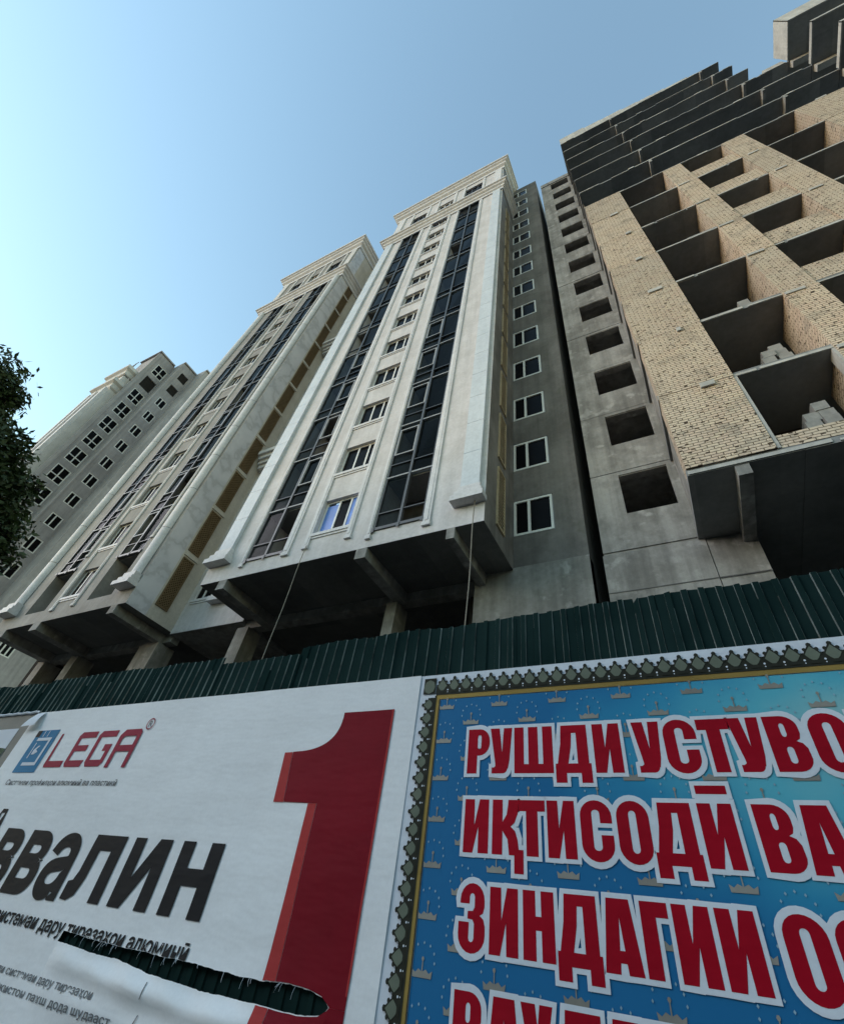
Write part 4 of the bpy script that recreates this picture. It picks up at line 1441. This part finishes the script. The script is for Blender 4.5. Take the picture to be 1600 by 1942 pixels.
tx.build('headline_lettering', M['ink_black'], AB)
tx = MB()
fit_text(tx, 'и системаи дару тирезаҳои алюминӣ', -5.47, -3.13, 1.447, .062, YP, .022, 'н', su, lambda x: lerp(SU, x) + .003 if -4.43 < x < -2.05 else -9)
tx.build('subtitle_lettering', M['ink_black'], AB)
tx = MB()
slo = lambda x, z: surf_lo(x, z) - .004
fit_text(tx, 'барои аввалин истеҳсоли системаи дару тирезаҳои', -5.9, -3.81, 1.205, .031, YP, .012, 'н', slo)
fit_text(tx, 'дар Ҷумҳурии Тоҷикистон пахш дода шудааст', -5.75, -3.55, 1.125, .031, YP, .012, 'н', slo)
fit_text(tx, 'Системаи профилҳои алюминӣ ва пластикӣ', -6.48, -4.69, 2.385, .036, YP, .012, 'н', su)
tx.build('small_lettering', M['ink_grey'], AB)
# logo: blue square with a white square bracket sign, then the letters
lg = MB()
print_poly(lg, [(-6.5, 2.495), (-6.5, 2.907), (-6.1, 2.907), (-6.1, 2.495)])
lg.build('logo_square', M['ink_blue'], AB)
lw = MB()
print_poly(lw, [(-6.42, 2.56), (-6.42, 2.59), (-6.20, 2.59), (-6.20, 2.80), (-6.42, 2.80), (-6.42, 2.83), (-6.165, 2.83), (-6.165, 2.56)], lift=.007)
print_poly(lw, [(-6.36, 2.665), (-6.36, 2.71), (-6.315, 2.75), (-6.28, 2.75), (-6.32, 2.715), (-6.27, 2.69), (-6.315, 2.665)], lift=.007)
print_poly(lw, [(-6.40, 2.63), (-6.40, 2.78), (-6.385, 2.78), (-6.385, 2.63)], lift=.007)
print_poly(lw, [(-6.36, 2.84), (-6.36, 2.90), (-6.35, 2.90), (-6.35, 2.84)], lift=.007)
print_poly(lw, [(-6.28, 2.84), (-6.28, 2.90), (-6.27, 2.90), (-6.27, 2.84)], lift=.007)
lw.build('logo_sign', M['ink_white'], AB)
lk = MB()
print_poly(lk, [(-6.497, 2.84), (-6.497, 2.905), (-6.42, 2.905), (-6.42, 2.84)], lift=.0075)
lk.build('logo_sign', M['ink_black'], AB)
ll = MB()
t = .058
print_poly(ll, [(-6.01, 2.56), (-6.01, 2.858), (-5.975, 2.858), (-5.965, 2.598), (-5.70, 2.598), (-5.70, 2.54), (-5.995, 2.54)])
def E_(x0, x1):
    print_poly(ll, [(x0, 2.57), (x0, 2.825), (x0 + .035, 2.86), (x1, 2.86), (x1, 2.86 - t), (x0 + .055, 2.86 - t), (x0 + .055, 2.735), (x1 - .05, 2.735), (x1 - .05, 2.68), (x0 + .055, 2.68), (x0 + .055, 2.54 + t), (x1 + .01, 2.54 + t), (x1 - .01, 2.54), (x0 + .03, 2.54)])
E_(-5.665, -5.375)
gx0, gx1 = -5.335, -5.055
print_poly(ll, [(gx0, 2.575), (gx0, 2.825), (gx0 + .035, 2.86), (gx1 + .0, 2.86), (gx1, 2.86 - t), (gx0 + .055, 2.86 - t), (gx0 + .055, 2.54 + t), (gx1 - .055, 2.54 + t), (gx1 - .055, 2.675), (gx1 - .11, 2.675), (gx1 - .11, 2.735), (gx1, 2.735), (gx1, 2.575), (gx1 - .035, 2.54), (gx0 + .035, 2.54)])
ax0, ax1 = -4.995, -4.69
vsl = [[(ax0, 2.53), (ax0, 2.81), (ax0 + .05, 2.86), (ax1 - .03, 2.86), (ax1, 2.83), (ax1, 2.53), (ax1 - .055, 2.53), (ax1 - .055, 2.665), (ax0 + .055, 2.665), (ax0 + .055, 2.53)], [(ax0 + .055, 2.72), (ax1 - .055, 2.72), (ax1 - .055, 2.80), (ax0 + .075, 2.80), (ax0 + .055, 2.78)]]
put(ll, vsl, 0, 0, 1.0, YP - .0125)
put(ll, [arc(-4.63, 2.9, .055, .052, 0, 345, 20), arc(-4.63, 2.9, .045, .042, 0, 345, 20)], 0, 0, 1.0, YP - .0125)
ll.build('logo_lettering', M['ink_logo'], AB)
tx = MB()
fit_text(tx, 'R', -4.652, -4.605, 2.873, .055, YP, .0, 'R', su)
tx.build('small_lettering', M['ink_grey'], AB)
# loose threads along the torn edge
th = MB()
rth = random.Random(21)
for _ in range(26):
    x = rth.uniform(-4.3, -2.1)
    z = lerp(SU, x) + .004
    ln_ = rth.uniform(.015, .06)
    dx = rth.uniform(-.02, .02)
    th.tube([(x, YP + surf_up(x, z) - .004, z), (x + dx * .5, YP - .03, z - ln_ * .5), (x + dx, YP - .028 - rth.uniform(0, .01), z - ln_)], [.0013, .001, .0006], 4)
th.build('torn_thread', M['ink_white'], AB)['kind'] = 'stuff'
# seams welded into the sheet
sm = MB()
for pts in ([(-3.362, 1.335), (-3.35, 1.30), (-3.353, 1.262)], [(-3.347, 1.2), (-3.36, 1.15), (-3.355, .5)]):
    for (a, za), (b_, zb) in zip(pts[:-1], pts[1:]):
        sm.quad((a - .004, YP + surf_lo(a, za) - .005, za), (a + .004, YP + surf_lo(a, za) - .005, za), (b_ + .004, YP + surf_lo(b_, zb) - .005, zb), (b_ - .004, YP + surf_lo(b_, zb) - .005, zb))
sm.build('sheet_seam', M['ink_grey'], AB)

# ------------------------------------------------------------------ third billboard at the left edge
LB = thing('picture_billboard', 'pale billboard with a green landscape print at the left edge', 'billboard', (-8.6, 3.0, 1.8))
b1 = MB()
b1.box(-10.6, -6.74, YP + .002, YP + .006, .4, 3.13)
b1.build('banner_sheet', M['ink_sand'], LB)
b1 = MB()
b1.quad((-10.4, YP - .002, .6), (-6.98, YP - .002, .6), (-6.98, YP - .002, 2.955), (-10.4, YP - .002, 2.955))
b1.build('printed_picture', M['ink_white'], LB)
b1 = MB()
b1.poly([(-10.4, YP - .005, .6), (-6.98, YP - .005, .6), (-6.98, YP - .005, 2.74), (-7.2, YP - .005, 2.76), (-7.6, YP - .005, 2.70), (-8.2, YP - .005, 2.6), (-10.4, YP - .005, 2.5)])
b1.build('printed_hill', M['ink_leaf'], LB)
hm = MB()
hm.smooth = True
for i in range(40):
    x0, x1 = -10.6 + i * .0965, -10.6 + (i + 1) * .0965
    for q in range(4):
        a0, a1 = math.pi * q / 4, math.pi * (q + 1) / 4
        f_ = lambda x, a: (x, YP - .006 - .02 * math.sin(a), 3.125 + .015 * math.cos(a) + .005 * math.sin(x * 31))
        hm.quad(f_(x0, a0), f_(x1, a0), f_(x1, a1), f_(x0, a1))
hm.build('hem', M['ink_white'], LB)

# ------------------------------------------------------------------ added block behind the camera, unseen, shades fence and lower fronts
OB = thing('added_shading_block', 'added unseen block across the road that shades the fence and lower fronts', 'building', (0, -22, 0))
ow = MB()
oo = []
for i in range(34):
    for k in range(3):
        oo.append((-68 + i * 4.0, -66.4 + i * 4.0, 1.2 + 3.1 * k, 2.7 + 3.1 * k, 0.2))
wall(ow, lambda u, z, dp: (u, -21.0 - dp, z), -70, 70, 0, 14, oo)
ow.quad((-70, -21, 14), (70, -21, 14), (70, -35, 14), (-70, -35, 14))
ow.quad((-70, -21.25, 0), (70, -21.25, 0), (70, -21.25, 14), (-70, -21.25, 14))
ow.build('added_block_wall', M['granite'], OB)

# ------------------------------------------------------------------ street tree at the left edge
TR = thing('street_tree', 'dark leafy street tree at the left edge of the view', 'tree', (-21.5, -0.6, 0))
tk = MB()
tk.smooth = True
tk.tube([(-21.5, -.6, 0), (-21.45, -.5, 2.5), (-21.3, -.4, 5), (-21.2, -.2, 8), (-21.0, 0, 11), (-20.9, 0, 13)], [.34, .27, .23, .18, .11, .04], 10)
lumps = [(-20.6, .1, 13.2, 1.6), (-20.4, .2, 14.3, 1.0), (-20.5, 1.3, 11.6, 1.7), (-20.6, 2.7, 10.3, 1.7), (-21, 0, 10.2, 2.6), (-20.5, 3.6, 9.5, 1.25), (-21.5, -2, 12, 2.4), (-21.5, -2.6, 9.6, 2.3), (-20.2, .9, 13.8, .7), (-20.2, 2.1, 12.2, .9), (-20.1, 3.2, 11.3, .7), (-22.8, .4, 12.5, 2.2), (-23, 1.5, 9.8, 2.0), (-19.8, -1.5, 9, 2.0), (-20.3, 4.3, 9.1, .6)]
lumps = [(a, b_ + .25, c_ + .75, r_ * 1.03) for a, b_, c_, r_ in lumps]
for (a, b_, c_, r_) in lumps:
    tk.tube([(-21.3, -.4, 5 + min(4, (c_ - 8) * .5)), ((a - 21.3) / 2, (b_ - .4) / 2, (c_ + 6.5) / 2 + .6), (a, b_, c_)], [.1, .06, .015], 6)
rt = random.Random(5)
lf = MB()
for (a, b_, c_, r_) in lumps:
    twigs = [(Vector((rt.gauss(0, 1), rt.gauss(0, 1), rt.gauss(0, 1))).normalized() * (rt.random() ** .45) * r_) for _ in range(int(160 * r_ * r_))]
    for q, tw in enumerate(twigs):
        if rt.random() < .08:
            continue
        if q % 5 == 0:
            e_ = Vector((a, b_, c_)) + tw * 1.12
            tk.tube([tuple(Vector((a, b_, c_)) + tw * .25), tuple(Vector((a, b_, c_)) + tw * .75 + Vector((0, 0, .06))), tuple(e_)], [.03, .018, .006], 4)
        for _ in range(9):
            p = Vector((a, b_, c_)) + tw + Vector((rt.gauss(0, .16), rt.gauss(0, .16), rt.gauss(0, .13)))
            L_ = rt.uniform(.05, .17)
            t1 = Vector((rt.gauss(0, 1), rt.gauss(0, 1), rt.gauss(-.3, .6))).normalized()
            t2 = t1.cross(Vector((rt.gauss(0, 1), rt.gauss(0, 1), rt.gauss(0, 1)))).normalized() * L_ * .42
            t1 = t1 * L_
            lf.poly([tuple(p - t1), tuple(p + t2), tuple(p + t1), tuple(p - t2)])
tk.build('trunk', M['bark'], TR)
lfo = lf.build('crown', M['leaf'], TR)
